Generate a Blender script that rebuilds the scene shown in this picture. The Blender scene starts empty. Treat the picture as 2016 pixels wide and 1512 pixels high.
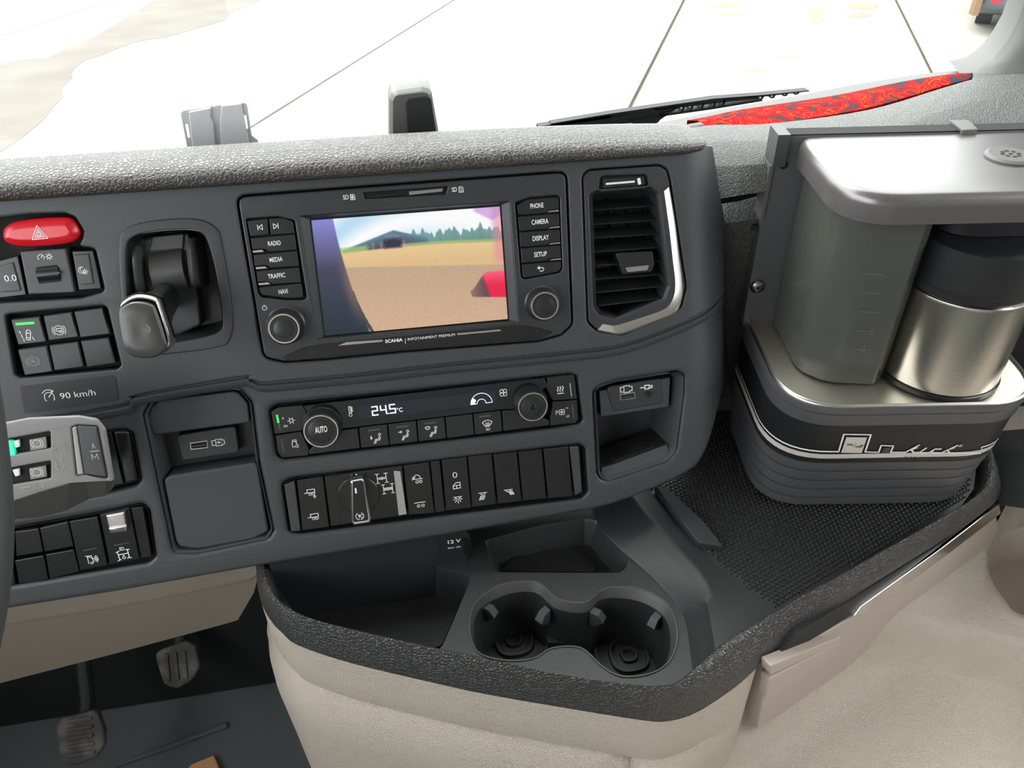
import bpy, bmesh, math, random
from mathutils import Vector, Matrix
from mathutils.geometry import tessellate_polygon
random.seed(7)
S = bpy.context.scene
COL = S.collection
# ---------------------------------------------------------------- camera, sky, exposure
RT = Vector((0.98614379, -0.16414249, -0.02403453))
DN = Vector((-0.11845274, -0.59527657, -0.79474194))
FW = Vector((0.11614373, 0.78657679, -0.60647142))
CAM = Vector((0, 0, 1.2))
FPX = 1514.0
cd = bpy.data.cameras.new('camera'); co = bpy.data.objects.new('camera', cd); COL.objects.link(co)
cd.sensor_width = 36.0; cd.lens = FPX / 2016 * 36.0; cd.clip_start = 0.02; cd.clip_end = 300
m = Matrix((RT, -DN, -FW)).transposed().to_4x4(); m.translation = CAM; co.matrix_world = m
S.camera = co
W = bpy.data.worlds.new('overcast_sky'); S.world = W; W.use_nodes = True
bgn = W.node_tree.nodes['Background']; bgn.inputs[0].default_value = (0.965, 0.99, 1.0, 1); bgn.inputs[1].default_value = 5.2
sl = bpy.data.lights.new('soft_sun', 'SUN'); sl.energy = 3.2; sl.angle = math.radians(35); sl.color = (1, 0.96, 0.88)
so = bpy.data.objects.new('soft_sun', sl); COL.objects.link(so); so.rotation_euler = (math.radians(-38), math.radians(-22), 0)
S.view_settings.view_transform = 'Standard'; S.view_settings.look = 'None'
S.view_settings.exposure = 0.0; S.view_settings.gamma = 1.0; S.view_settings.use_curve_mapping = False

# ---------------------------------------------------------------- projection helpers (photograph pixel -> real surface)
def ray(x, y): return (RT * (x - 1008) + DN * (y - 756) + FW * FPX).normalized()
def hit(x, y, p, n):
    r = ray(x, y); return CAM + r * ((p - CAM).dot(n) / r.dot(n))
def G(x, y, z): return hit(x, y, Vector((0, 0, z)), Vector((0, 0, 1)))
EU = Vector((1, 0, 0)); EV = Vector((0, 0.34752, 0.93767)); EW = Vector((0, -0.93767, 0.34752))
O0 = CAM + ray(805, 530) * 0.615
U0, RB = 0.226, 0.05
def bend(u):
    if u <= U0: return 0.0
    d = min(u - U0, 0.9 * RB); e = max(u - U0 - 0.9 * RB, 0)
    return RB - math.sqrt(RB * RB - d * d) + e * 2.06
def D(x, y, w=0.0):
    """pixel -> (u, v) on the dash face raised by w"""
    r = ray(x, y); d0 = CAM - O0
    a, b, c = d0.dot(EU), d0.dot(EV), d0.dot(EW); ra, rb, rc = r.dot(EU), r.dot(EV), r.dot(EW)
    t = (w - c) / rc
    if a + ra * t > U0:
        lo, hi = t, t + 0.25
        for _ in range(40):
            m_ = (lo + hi) / 2
            if c + rc * m_ + bend(a + ra * m_) - w > 0: lo = m_
            else: hi = m_
        t = lo
    return (a + ra * t, b + rb * t)
def UV(pts, w=0.0): return [D(x, y, w) for x, y in pts]
def DW(u, v, w): return O0 + EU * u + EV * v + EW * (w - bend(u))
def px_m(x, y): a = D(x, y); b = D(x + 10, y); return math.hypot(a[0] - b[0], a[1] - b[1]) / 10

# ---------------------------------------------------------------- materials
MATS = {}
def mat(name, col, rough=0.5, metal=0.0, bump=None, spec=0.5, emit=None, coat=0.0, var=None):
    m = bpy.data.materials.new(name); m.use_nodes = True; MATS[name] = m
    nt = m.node_tree; b = nt.nodes['Principled BSDF']
    b.inputs['Base Color'].default_value = (*col, 1); b.inputs['Roughness'].default_value = rough
    b.inputs['Metallic'].default_value = metal; b.inputs['Specular IOR Level'].default_value = spec
    b.inputs['Coat Weight'].default_value = coat; b.inputs['Coat Roughness'].default_value = 0.15
    if emit:
        b.inputs['Emission Color'].default_value = (*emit[0], 1); b.inputs['Emission Strength'].default_value = emit[1]
    tc = nt.nodes.new('ShaderNodeTexCoord')
    if var:   # colour variation: (scale, second colour, low, high)
        n = nt.nodes.new('ShaderNodeTexNoise'); n.inputs['Scale'].default_value = var[0]; n.inputs['Detail'].default_value = 6
        r = nt.nodes.new('ShaderNodeValToRGB'); r.color_ramp.elements[0].position = var[2]; r.color_ramp.elements[1].position = var[3]
        r.color_ramp.elements[0].color = (*col, 1); r.color_ramp.elements[1].color = (*var[1], 1)
        nt.links.new(tc.outputs['Object'], n.inputs['Vector']); nt.links.new(n.outputs['Fac'], r.inputs['Fac']); nt.links.new(r.outputs['Color'], b.inputs['Base Color'])
    if bump:
        kind, sc, st, dist = bump
        bp = nt.nodes.new('ShaderNodeBump'); bp.inputs['Strength'].default_value = st; bp.inputs['Distance'].default_value = dist
        if kind == 'leather':
            v = nt.nodes.new('ShaderNodeTexVoronoi'); v.feature = 'DISTANCE_TO_EDGE'; v.inputs['Scale'].default_value = sc
            nn = nt.nodes.new('ShaderNodeTexNoise'); nn.inputs['Scale'].default_value = sc * 0.6
            mx = nt.nodes.new('ShaderNodeVectorMath'); mx.operation = 'MULTIPLY_ADD'; mx.inputs[1].default_value = (0.6 / sc,) * 3
            nt.links.new(tc.outputs['Object'], nn.inputs['Vector']); nt.links.new(nn.outputs['Color'], mx.inputs[0]); nt.links.new(tc.outputs['Object'], mx.inputs[2])
            nt.links.new(mx.outputs[0], v.inputs['Vector'])
            mr = nt.nodes.new('ShaderNodeMapRange'); mr.inputs['From Max'].default_value = 0.22
            nt.links.new(v.outputs['Distance'], mr.inputs['Value']); nt.links.new(mr.outputs['Result'], bp.inputs['Height'])
        else:
            n = nt.nodes.new('ShaderNodeTexNoise'); n.inputs['Scale'].default_value = sc; n.inputs['Detail'].default_value = 2
            nt.links.new(tc.outputs['Object'], n.inputs['Vector']); nt.links.new(n.outputs['Fac'], bp.inputs['Height'])
        nt.links.new(bp.outputs['Normal'], b.inputs['Normal'])
    return m
mat('dash', (0.043, 0.050, 0.053), 0.46, bump=('noise', 1400, 0.12, 0.0004))
mat('dash_dark', (0.020, 0.022, 0.024), 0.55, bump=('noise', 1400, 0.12, 0.0004))
mat('housing', (0.030, 0.033, 0.036), 0.40, bump=('noise', 1600, 0.08, 0.0003))
mat('black', (0.010, 0.010, 0.011), 0.26)
mat('black_matte', (0.010, 0.011, 0.012), 0.65)
mat('button', (0.016, 0.017, 0.018), 0.32, bump=('noise', 1800, 0.08, 0.0003))
mat('button_grey', (0.045, 0.047, 0.049), 0.40)
mat('void', (0.004, 0.004, 0.005), 0.8)
mat('gloss', (0.006, 0.009, 0.013), 0.12)
mat('display_lit', (0.012, 0.016, 0.025), 0.14)
mat('pad', (0.050, 0.043, 0.039), 0.43, bump=('leather', 330, 0.55, 0.0012), spec=0.7)
mat('pad_black', (0.034, 0.034, 0.033), 0.38, bump=('leather', 360, 0.55, 0.0012), spec=0.8)
mat('ledge', (0.082, 0.083, 0.082), 0.48, bump=('leather', 420, 0.7, 0.0012))
mat('beige', (0.535, 0.47, 0.395), 0.46, bump=('leather', 480, 0.6, 0.0010))
mat('knee', (0.27, 0.225, 0.185), 0.55, bump=('noise', 900, 0.15, 0.0005))  # beige darkened: shade below the dash is put into the colour
mat('beige_smooth', (0.45, 0.385, 0.33), 0.50, bump=('noise', 900, 0.15, 0.0005))
mat('silver_paint', (0.60, 0.56, 0.52), 0.42, 0.15)
mat('steel_tray', (0.70, 0.66, 0.58), 0.42, 1.0)
mat('console_lip_lit', (0.055, 0.055, 0.054), 0.45, bump=('noise', 1300, 0.4, 0.0005))  # console plastic made lighter, for windscreen light falling on the lip
mat('console', (0.024, 0.025, 0.026), 0.42, bump=('noise', 1300, 0.3, 0.0005))
mat('rubber', (0.020, 0.020, 0.021), 0.36)
mat('chrome', (0.82, 0.80, 0.78), 0.12, 1.0)
mat('satin', (0.62, 0.60, 0.57), 0.30, 1.0)
mat('ring', (0.80, 0.76, 0.68), 0.22, 1.0)
mat('print', (0.80, 0.80, 0.78), 0.5)
mat('print_dim', (0.32, 0.32, 0.31), 0.5)
mat('print_faint', (0.09, 0.09, 0.09), 0.5)
mat('lcd', (0.8, 0.85, 0.95), 0.5, emit=((0.82, 0.88, 1.0), 0.85))
mat('led', (0.02, 0.6, 0.08), 0.4, emit=((0.03, 0.9, 0.10), 0.8))
mat('led_teal', (0.02, 0.55, 0.35), 0.4, emit=((0.02, 0.75, 0.42), 0.6))
mat('red', (0.62, 0.006, 0.018), 0.30, coat=0.3)
mat('bracket', (0.50, 0.52, 0.53), 0.55)
mat('gate', (0.060, 0.061, 0.060), 0.40)
mat('wheel_rim', (0.030, 0.031, 0.031), 0.55)
mat('footwell_shade', (0.006, 0.007, 0.008), 0.9)  # near-black colour stands in for the shadow under the dash
mat('pod', (0.085, 0.083, 0.078), 0.45)
mat('machine', (0.075, 0.075, 0.080), 0.36, spec=0.5)
mat('machine_black', (0.010, 0.011, 0.012), 0.45)
mat('vent_grey', (0.085, 0.083, 0.080), 0.5)
mat('lid_metal', (0.19, 0.18, 0.182), 0.30, 0.65)
mat('grey_plastic', (0.20, 0.195, 0.19), 0.45)
mat('asphalt', (0.120, 0.105, 0.090), 0.9, var=(1.2, (0.150, 0.138, 0.124), 0.35, 0.75))
mat('concrete', (0.275, 0.265, 0.24), 0.9, var=(0.9, (0.225, 0.205, 0.170), 0.52, 0.72))
mat('joint', (0.11, 0.09, 0.06), 0.9)
mat('stain', (0.175, 0.150, 0.115), 0.9)
mat('floor_mat', (0.085, 0.095, 0.097), 0.65, bump=('noise', 700, 0.2, 0.0008))
mat('carpet', (0.55, 0.30, 0.14), 0.9, bump=('noise', 600, 0.5, 0.001))
mat('pedal_rubber', (0.045, 0.043, 0.040), 0.7, var=(40, (0.16, 0.15, 0.135), 0.45, 0.75))
mat('seat_cloth', (0.020, 0.021, 0.022), 0.9, bump=('noise', 1500, 0.5, 0.001))
mat('headliner', (0.52, 0.50, 0.47), 0.9)
mat('trim_grey', (0.12, 0.12, 0.115), 0.6, bump=('noise', 900, 0.2, 0.0005))
mat('car_paint', (0.12, 0.135, 0.155), 0.3, 0.3)
mat('car_trim', (0.17, 0.10, 0.05), 0.6)
mat('tyre', (0.02, 0.02, 0.02), 0.8)
mat('knob_face', (0.055, 0.053, 0.050), 0.26)
mat('steel_dark', (0.30, 0.30, 0.30), 0.3, 1.0)
def custom_mats():
    # brushed steel
    m = mat('steel', (0.66, 0.63, 0.57), 0.24, 1.0); nt = m.node_tree; b = nt.nodes['Principled BSDF']
    tc = nt.nodes.new('ShaderNodeTexCoord'); mp = nt.nodes.new('ShaderNodeMapping'); mp.inputs['Scale'].default_value = (30, 30, 2500)
    n = nt.nodes.new('ShaderNodeTexNoise'); n.inputs['Scale'].default_value = 1.0; n.inputs['Detail'].default_value = 3
    bp = nt.nodes.new('ShaderNodeBump'); bp.inputs['Strength'].default_value = 0.12; bp.inputs['Distance'].default_value = 0.0004
    nt.links.new(tc.outputs['Object'], mp.inputs[0]); nt.links.new(mp.outputs[0], n.inputs['Vector']); nt.links.new(n.outputs['Fac'], bp.inputs['Height']); nt.links.new(bp.outputs['Normal'], b.inputs['Normal'])
    # smoked translucent tank with faint scratches
    m = mat('tank', (0.085, 0.088, 0.077), 0.18); nt = m.node_tree; b = nt.nodes['Principled BSDF']; out = nt.nodes['Material Output']
    tr = nt.nodes.new('ShaderNodeBsdfTransparent'); tr.inputs[0].default_value = (0.66, 0.67, 0.62, 1)
    mx = nt.nodes.new('ShaderNodeMixShader'); mx.inputs[0].default_value = 0.80
    nt.links.new(tr.outputs[0], mx.inputs[1]); nt.links.new(b.outputs[0], mx.inputs[2]); nt.links.new(mx.outputs[0], out.inputs[0])
    # windscreen
    m = mat('glass', (1, 1, 1), 0.0); nt = m.node_tree; out = nt.nodes['Material Output']
    tr = nt.nodes.new('ShaderNodeBsdfTransparent'); tr.inputs[0].default_value = (0.97, 0.985, 0.97, 1)
    gl = nt.nodes.new('ShaderNodeBsdfGlossy'); gl.inputs['Roughness'].default_value = 0.02
    mx = nt.nodes.new('ShaderNodeMixShader'); mx.inputs[0].default_value = 0.03
    nt.links.new(tr.outputs[0], mx.inputs[1]); nt.links.new(gl.outputs[0], mx.inputs[2]); nt.links.new(mx.outputs[0], out.inputs[0])
    # paisley-like red cloth
    m = mat('paisley', (0.7, 0.02, 0.03), 0.9, spec=0.08); nt = m.node_tree; b = nt.nodes['Principled BSDF']
    tc = nt.nodes.new('ShaderNodeTexCoord'); mp = nt.nodes.new('ShaderNodeMapping'); mp.inputs['Scale'].default_value = (1.0, 1.0, 1.0)
    n = nt.nodes.new('ShaderNodeTexNoise'); n.inputs['Scale'].default_value = 30; n.inputs['Distortion'].default_value = 1.8; n.inputs['Detail'].default_value = 1.5
    r = nt.nodes.new('ShaderNodeValToRGB'); r.color_ramp.interpolation = 'CONSTANT'
    e = r.color_ramp.elements; e[0].position = 0.0; e[0].color = (0.03, 0.04, 0.05, 1); e[1].position = 0.40; e[1].color = (0.24, 0.003, 0.007, 1)
    for p, c in ((0.45, (0.34, 0.004, 0.009, 1)), (0.52, (0.38, 0.06, 0.006, 1)), (0.54, (0.27, 0.003, 0.007, 1)), (0.60, (0.38, 0.08, 0.008, 1)), (0.62, (0.30, 0.003, 0.008, 1)), (0.67, (0.03, 0.035, 0.04, 1))):
        q = e.new(p); q.color = c
    nt.links.new(tc.outputs['Object'], n.inputs['Vector']); nt.links.new(n.outputs['Fac'], r.inputs[0]); nt.links.new(r.outputs[0], b.inputs['Base Color'])
    # camera picture on the screen: colour attribute, emitted
    m = mat('screen_picture', (0, 0, 0), 0.2); nt = m.node_tree; b = nt.nodes['Principled BSDF']
    at = nt.nodes.new('ShaderNodeVertexColor'); at.layer_name = 'picture'
    nt.links.new(at.outputs['Color'], b.inputs['Emission Color']); b.inputs['Emission Strength'].default_value = 0.95
custom_mats()

# ---------------------------------------------------------------- object helpers
LOC = {}
def thing(name, label, cat, loc, group=None, kind=None):
    o = bpy.data.objects.new(name, None); COL.objects.link(o); o.empty_display_size = 0.02
    o.location = loc; LOC[o] = Vector(loc); o['label'] = label; o['category'] = cat
    if group: o['group'] = group
    if kind: o['kind'] = kind
    return o
def finish(me, mt, smooth):
    me.materials.clear(); me.materials.append(MATS[mt])
    if smooth:
        me.shade_smooth()
        me.set_sharp_from_angle(angle=math.radians(smooth))
def obj(name, me, mt, parent=None, smooth=35, label=None, cat=None, kind=None, group=None):
    """link a mesh given in world coordinates; parts are stored relative to their thing"""
    if parent is not None: org = LOC[parent]
    else:
        vs = [v.co for v in me.vertices]
        org = Vector(((min(v.x for v in vs) + max(v.x for v in vs)) / 2, (min(v.y for v in vs) + max(v.y for v in vs)) / 2, min(v.z for v in vs)))
    me.transform(Matrix.Translation(-org)); finish(me, mt, smooth)
    o = bpy.data.objects.new(name, me); COL.objects.link(o)
    if parent is not None: o.parent = parent
    else: o.location = org
    LOC[o] = org.copy()
    if smooth and len(me.vertices) < 6000:
        wn = o.modifiers.new('face_weighted_normals', 'WEIGHTED_NORMAL'); wn.keep_sharp = True
    if label: o['label'] = label
    if cat: o['category'] = cat
    if kind: o['kind'] = kind
    if group: o['group'] = group
    return o
def pyd(vs, fs):
    me = bpy.data.meshes.new('m'); me.from_pydata([tuple(v) for v in vs], [], fs); me.update(); return me
def fix(me):
    bm = bmesh.new(); bm.from_mesh(me); bmesh.ops.remove_doubles(bm, verts=bm.verts, dist=1e-6); bmesh.ops.recalc_face_normals(bm, faces=bm.faces); bm.to_mesh(me); bm.free(); return me
class MB:
    def __init__(s): s.v = []; s.f = []
    def add(s, vs, fs):
        k = len(s.v); s.v += [Vector(v) for v in vs]; s.f += [tuple(i + k for i in f) for f in fs]; return s
    def rings(s, rs, cap0=False, cap1=False, closed=True):
        k = len(s.v); n = len(rs[0])
        for r in rs: s.v += [Vector(p) for p in r]
        for i in range(len(rs) - 1):
            for j in range(n if closed else n - 1):
                j2 = (j + 1) % n
                s.f.append((k + i * n + j, k + i * n + j2, k + (i + 1) * n + j2, k + (i + 1) * n + j))
        for c, i in ((cap0, 0), (cap1, len(rs) - 1)):
            if c:
                idx = [k + i * n + j for j in range(n)]
                for t in tessellate_polygon([[s.v[q] for q in idx]]): s.f.append(tuple(idx[q] for q in t))
        return s
    def box(s, c, x, y, z, hx, hy, hz):
        c = Vector(c); vs = [c + x * (hx * a) + y * (hy * b) + z * (hz * d) for d in (-1, 1) for a, b in ((-1, -1), (1, -1), (1, 1), (-1, 1))]
        return s.add(vs, [(0, 3, 2, 1), (4, 5, 6, 7), (0, 1, 5, 4), (1, 2, 6, 5), (2, 3, 7, 6), (3, 0, 4, 7)])
    def tube(s, pts, r, n=10, cap=True):
        pts = [Vector(p) for p in pts]; rs = []
        for i, p in enumerate(pts):
            t = (pts[min(i + 1, len(pts) - 1)] - pts[max(i - 1, 0)]).normalized()
            a = t.orthogonal().normalized() if i == 0 else (a - t * a.dot(t)).normalized()
            b = t.cross(a); rr = r[i] if isinstance(r, (list, tuple)) else r
            rs.append([p + (a * math.cos(2 * math.pi * q / n) + b * math.sin(2 * math.pi * q / n)) * rr for q in range(n)])
        return s.rings(rs, cap, cap)
    def mesh(s, recalc=True):
        me = pyd(s.v, s.f)
        return fix(me) if recalc else me
Z = Vector((0, 0, 1))
def cr(pts, n=6, closed=False):
    """Catmull-Rom through points of any dimension"""
    N = len(pts); out = []
    for i in range(N if closed else N - 1):
        g = (lambda k: pts[k % N]) if closed else (lambda k: pts[min(max(k, 0), N - 1)])
        p0, p1, p2, p3 = g(i - 1), g(i), g(i + 1), g(i + 2)
        for q in range(n):
            t = q / n
            out.append(tuple(0.5 * (2 * b + (c - a) * t + (2 * a - 5 * b + 4 * c - d) * t * t + (3 * b - a - 3 * c + d) * t ** 3) for a, b, c, d in zip(p0, p1, p2, p3)))
    if not closed: out.append(tuple(pts[-1]))
    return out
def fillet(p, r, n=5):
    """round the corners of a closed 2D polygon"""
    out = []; N = len(p)
    for i in range(N):
        a, b, c = Vector(p[i - 1]), Vector(p[i]), Vector(p[(i + 1) % N])
        rr = r[i] if isinstance(r, (list, tuple)) else r
        d1 = (a - b); d2 = (c - b); l1, l2 = d1.length, d2.length; d1.normalize(); d2.normalize()
        ang = math.acos(max(-1, min(1, d1.dot(d2)))); k = min(rr / max(math.tan(ang / 2), 1e-3), 0.48 * l1, 0.48 * l2)
        s, e = b + d1 * k, b + d2 * k
        for q in range(n + 1):
            t = q / n; out.append(tuple(s * (1 - t) ** 2 + b * 2 * t * (1 - t) + e * t * t))
    return out
def chaikin(p, n=3):
    for _ in range(n):
        q = []
        for i in range(len(p)):
            a, b = p[i], p[(i + 1) % len(p)]; q += [(a[0] * 0.75 + b[0] * 0.25, a[1] * 0.75 + b[1] * 0.25), (a[0] * 0.25 + b[0] * 0.75, a[1] * 0.25 + b[1] * 0.75)]
        p = q
    return p
def inset(p, d):
    """shrink a closed 2D polygon by d (same vertex count)"""
    N = len(p); area = sum(p[i - 1][0] * p[i][1] - p[i][0] * p[i - 1][1] for i in range(N)); sg = 1 if area > 0 else -1
    out = []
    for i in range(N):
        k = 1
        a, b, c = Vector(p[i - 1]), Vector(p[i]), Vector(p[(i + 1) % N])
        n1 = Vector((-(b - a).y, (b - a).x)); n2 = Vector((-(c - b).y, (c - b).x))
        n1 = n1.normalized() if n1.length > 1e-9 else n2.normalized(); n2 = n2.normalized() if n2.length > 1e-9 else n1
        nn = (n1 + n2); nn = nn.normalized() if nn.length > 1e-6 else n1
        out.append(tuple(b + nn * (sg * d / max(nn.dot(n1), 0.5))))
    return out
def ccw(p, want=True):
    A = sum(p[i - 1][0] * p[i][1] - p[i][0] * p[i - 1][1] for i in range(len(p)))
    return list(p) if (A > 0) == want else list(reversed(p))
def flat(outer, holes, z0, z1, bevel=0.0, res=2):
    """solid plate in local xy with holes, z from z0 to z1, rounded edges"""
    cu = bpy.data.curves.new('c', 'CURVE'); cu.dimensions = '2D'; cu.fill_mode = 'BOTH'
    cu.extrude = max((z1 - z0) / 2 - bevel, 0.00001); cu.bevel_depth = bevel; cu.bevel_resolution = res; cu.offset = -bevel
    for q, loop in enumerate([outer] + list(holes)):
        loop = ccw(loop, q == 0); sp = cu.splines.new('POLY'); sp.points.add(len(loop) - 1)
        for i, (x, y) in enumerate(loop): sp.points[i].co = (x, y, 0, 1)
        sp.use_cyclic_u = True
    ob = bpy.data.objects.new('c', cu); me = bpy.data.meshes.new_from_object(ob)
    bpy.data.objects.remove(ob); bpy.data.curves.remove(cu)
    me.transform(Matrix.Translation((0, 0, (z0 + z1) / 2))); return me
def cuts(me, xs, axis=0):
    bm = bmesh.new(); bm.from_mesh(me); n = [0, 0, 0]; n[axis] = 1
    for x in xs:
        p = [0, 0, 0]; p[axis] = x
        bmesh.ops.bisect_plane(bm, geom=bm.verts[:] + bm.edges[:] + bm.faces[:], plane_co=p, plane_no=n, dist=1e-7)
    bm.to_mesh(me); bm.free(); return me
def to_dash(me):
    if max(v.co.x for v in me.vertices) > U0:
        cuts(me, [U0 + 0.004 * k for k in range(0, 14)])
    for v in me.vertices: v.co = DW(*v.co)
    return fix(me)
def dplate(name, outer, mt, parent, w0, w1, bevel=0.0006, holes=(), **k):
    """plate standing on the dash face; outline in (u, v)"""
    return obj(name, to_dash(flat(outer, holes, w0, w1, min(bevel, (w1 - w0) / 2.01))), mt, parent, **k)
def dpx(name, px, mt, parent, w0, w1, r=0.0012, bevel=0.0006, holes=(), n=4, **k):
    """same, outline in photograph pixels as seen at height w1"""
    return dplate(name, fillet(UV(px, w1), r, n), mt, parent, w0, w1, bevel, holes, **k)
def dlofts(name, rs, mt, parent, cap0=False, cap1=True, **k):
    """loft of (u,v) outlines at heights w: [(outline, w), ...]"""
    b = MB(); b.rings([[DW(u, v, w) for u, v in o] for o, w in rs], cap0, cap1); return obj(name, b.mesh(), mt, parent, **k)
def well(name, outline, depth, mt, parent, draft=0.0, lip=0.0):
    return dlofts(name, [(outline, lip), (inset(outline, draft), -depth)], mt, parent)
def dlathe(name, c, prof, mt, parent, n=40, **k):
    """turned part on an axis normal to the dash: prof = [(radius, w), ...]"""
    rs = [[DW(c[0] + r * math.cos(2 * math.pi * q / n), c[1] + r * math.sin(2 * math.pi * q / n), w) for q in range(n)] for r, w in prof]
    b = MB(); b.rings(rs, False, True); return obj(name, b.mesh(), mt, parent, **k)
# ---- print: strokes and lettering laid on a surface through a mapping f(x, y, h) -> world
def ribbon(lines, wd):
    b = MB()
    for L in lines:
        L = [Vector((p[0], p[1])) for p in L]
        for a, c in zip(L, L[1:]):
            d = c - a
            if d.length < 1e-9: continue
            d.normalize(); n = Vector((-d.y, d.x)) * wd / 2; e = d * wd * 0.35
            vs = [a - n - e, c - n + e, c + n + e, a + n - e]
            b.add([(v.x, v.y, 0) for v in vs], [(0, 1, 2, 3)])
    return b
def circ(cx, cy, r, a0=0, a1=360, n=20, ry=None):
    return [(cx + r * math.cos(math.radians(a0 + (a1 - a0) * k / n)), cy + (ry or r) * math.sin(math.radians(a0 + (a1 - a0) * k / n))) for k in range(n + 1)]
def lay(b, f, h):
    vs = [f(v.x, v.y, h) for v in b.v]; return pyd(vs, b.f)
def icon(parent, c, s, lines, w, wd=1.3, mt='print', fills=(), name='icon', **k):
    """white pictogram; unit coordinates +-1 (x right, y up), s = half size in photograph pixels, wd = stroke in pixels"""
    u, v = D(c[0], c[1], w); pm = px_m(*c); sc = s * pm
    b = ribbon([[(x * sc, y * sc) for x, y in L] for L in lines], wd * pm)
    for F in fills:
        b.add([(x * sc, y * sc, 0) for x, y in F], [tuple(range(len(F)))])
    return obj(name, lay(b, lambda x, y, h: DW(u + x, v + y, h), w + 0.00025), mt, parent, smooth=0, **k)
def text_mesh(s, bold=0.0, shear=0.0):
    cu = bpy.data.curves.new('t', 'FONT'); cu.body = s; cu.size = 1; cu.offset = bold; cu.shear = shear; cu.resolution_u = 3
    ob = bpy.data.objects.new('t', cu); me = bpy.data.meshes.new_from_object(ob); bpy.data.objects.remove(ob); bpy.data.curves.remove(cu)
    xs = [v.co.x for v in me.vertices]; ys = [v.co.y for v in me.vertices]; x0, x1 = min(xs), max(xs)
    return me, x0, x1, min(ys), max(ys)
def text(parent, s, p0, p1, hpx, w, mt='print', bold=0.012, shear=0.0, name='lettering'):
    """lettering from pixel p0 to pixel p1 along the baseline, capitals hpx tall"""
    me, x0, x1, y0, y1 = text_mesh(s, bold, shear)
    a = Vector(D(*p0, w)); b = Vector(D(*p1, w)); d = b - a; L = d.length; d.normalize(); n = Vector((-d.y, d.x)); hh = hpx * px_m(*p0)
    for v in me.vertices:
        q = a + d * ((v.co.x - x0) / (x1 - x0) * L) + n * (v.co.y / 0.73 * hh); v.co = DW(q.x, q.y, w + 0.00025)
    return obj(name, me, mt, parent, smooth=0)
def ctext(parent, s, c, wpx, hpx, w, **k):
    u, v = D(c[0], c[1], w); pm = px_m(*c); me, x0, x1, y0, y1 = text_mesh(s, k.get('bold', 0.012), k.get('shear', 0)); sx = wpx * pm / (x1 - x0); hh = hpx * pm
    for q in me.vertices: q.co = DW(u + (q.co.x - (x0 + x1) / 2) * sx, v + (q.co.y / 0.73 - 0.5) * hh, w + 0.00025)
    return obj('lettering', me, k.get('mt', 'print'), parent, smooth=0)
# ================================================================ SETTING
GZ = -1.5
def ground():
    me = pyd([(-60, 2.0, GZ - 0.04), (60, 2.0, GZ - 0.04), (60, 90, GZ - 0.04), (-60, 90, GZ - 0.04)], [(0, 1, 2, 3)])
    me2 = MB().box((0, 25, GZ - 0.09), EU, Vector((0, 1, 0)), Z, 60, 65, 0.05).mesh()
    g = obj('ground', me2, 'joint', None, smooth=0, kind='structure', label='pale concrete yard in front of the truck')
    a = Vector((0.43, 0.903)).normalized(); n = Vector((a.y, -a.x))
    # joints as seen through the windscreen, all parallel
    offs = [-26, -18.5, -11.0]
    for p in ((650, 152), (1295, 102), (1799, 70)):
        q = G(*p, GZ); offs.append(q.x * n.x + q.y * n.y)
    offs += [offs[-1] + 4.2 * k for k in range(1, 5)]
    for o1, o2 in zip(offs, offs[1:]):
        q = []
        for o, s, e in ((o1 + 0.022, -1, 0), (o2 - 0.022, -1, 0), (o2 - 0.022, 1, 0), (o1 + 0.022, 1, 0)):
            c = n * o + a * (60 if s > 0 else -38); q.append((c.x, c.y))
        me = flat(q, [], GZ - 0.03, GZ, 0.004, 1); obj('slab', me, 'concrete', g, smooth=0)
    k = 3.6
    up = [(-300, 520), (0, 460), (140, 425), (330, 410), (470, 345), (500, 320), (690, 250), (840, 160), (1040, 35), (1110, -12), (1180, -70)]
    dn = [(2100, -70), (1870, -5), (1640, 90), (1610, 120), (1580, 150), (1340, 220), (1180, 265), (1000, 290), (870, 330), (740, 385), (600, 430), (535, 480), (500, 530), (520, 545), (440, 620), (445, 690), (380, 760), (310, 850), (180, 960), (0, 1080), (-300, 1200)]
    pts = [G(x / k, y / k, GZ) for x, y in up + dn]
    obj('asphalt_strip', flat([(p.x, p.y) for p in pts], [], GZ - 0.01, GZ + 0.004, 0.0), 'asphalt', g, smooth=0, label='darker strip of worn asphalt')
    for c, rx, ry in (((1430, 10), 30, 5), ((1607, 28), 14, 16), ((1700, 12), 26, 6), ((1690, 30), 22, 4), ((1485, 137), 18, 4), ((1550, 114), 16, 2), ((1440, 28), 16, 3)):
        pl = []
        for t in range(18):
            an = t / 18 * 6.283; rr = 1 + 0.35 * random.random(); q = G(c[0] + rx * rr * math.cos(an), c[1] + ry * rr * math.sin(an), GZ); pl.append((q.x, q.y))
        obj('oil_stain', flat(pl, [], GZ - 0.01, GZ + 0.003, 0.0), 'stain', g, smooth=0)
ground()

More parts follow.
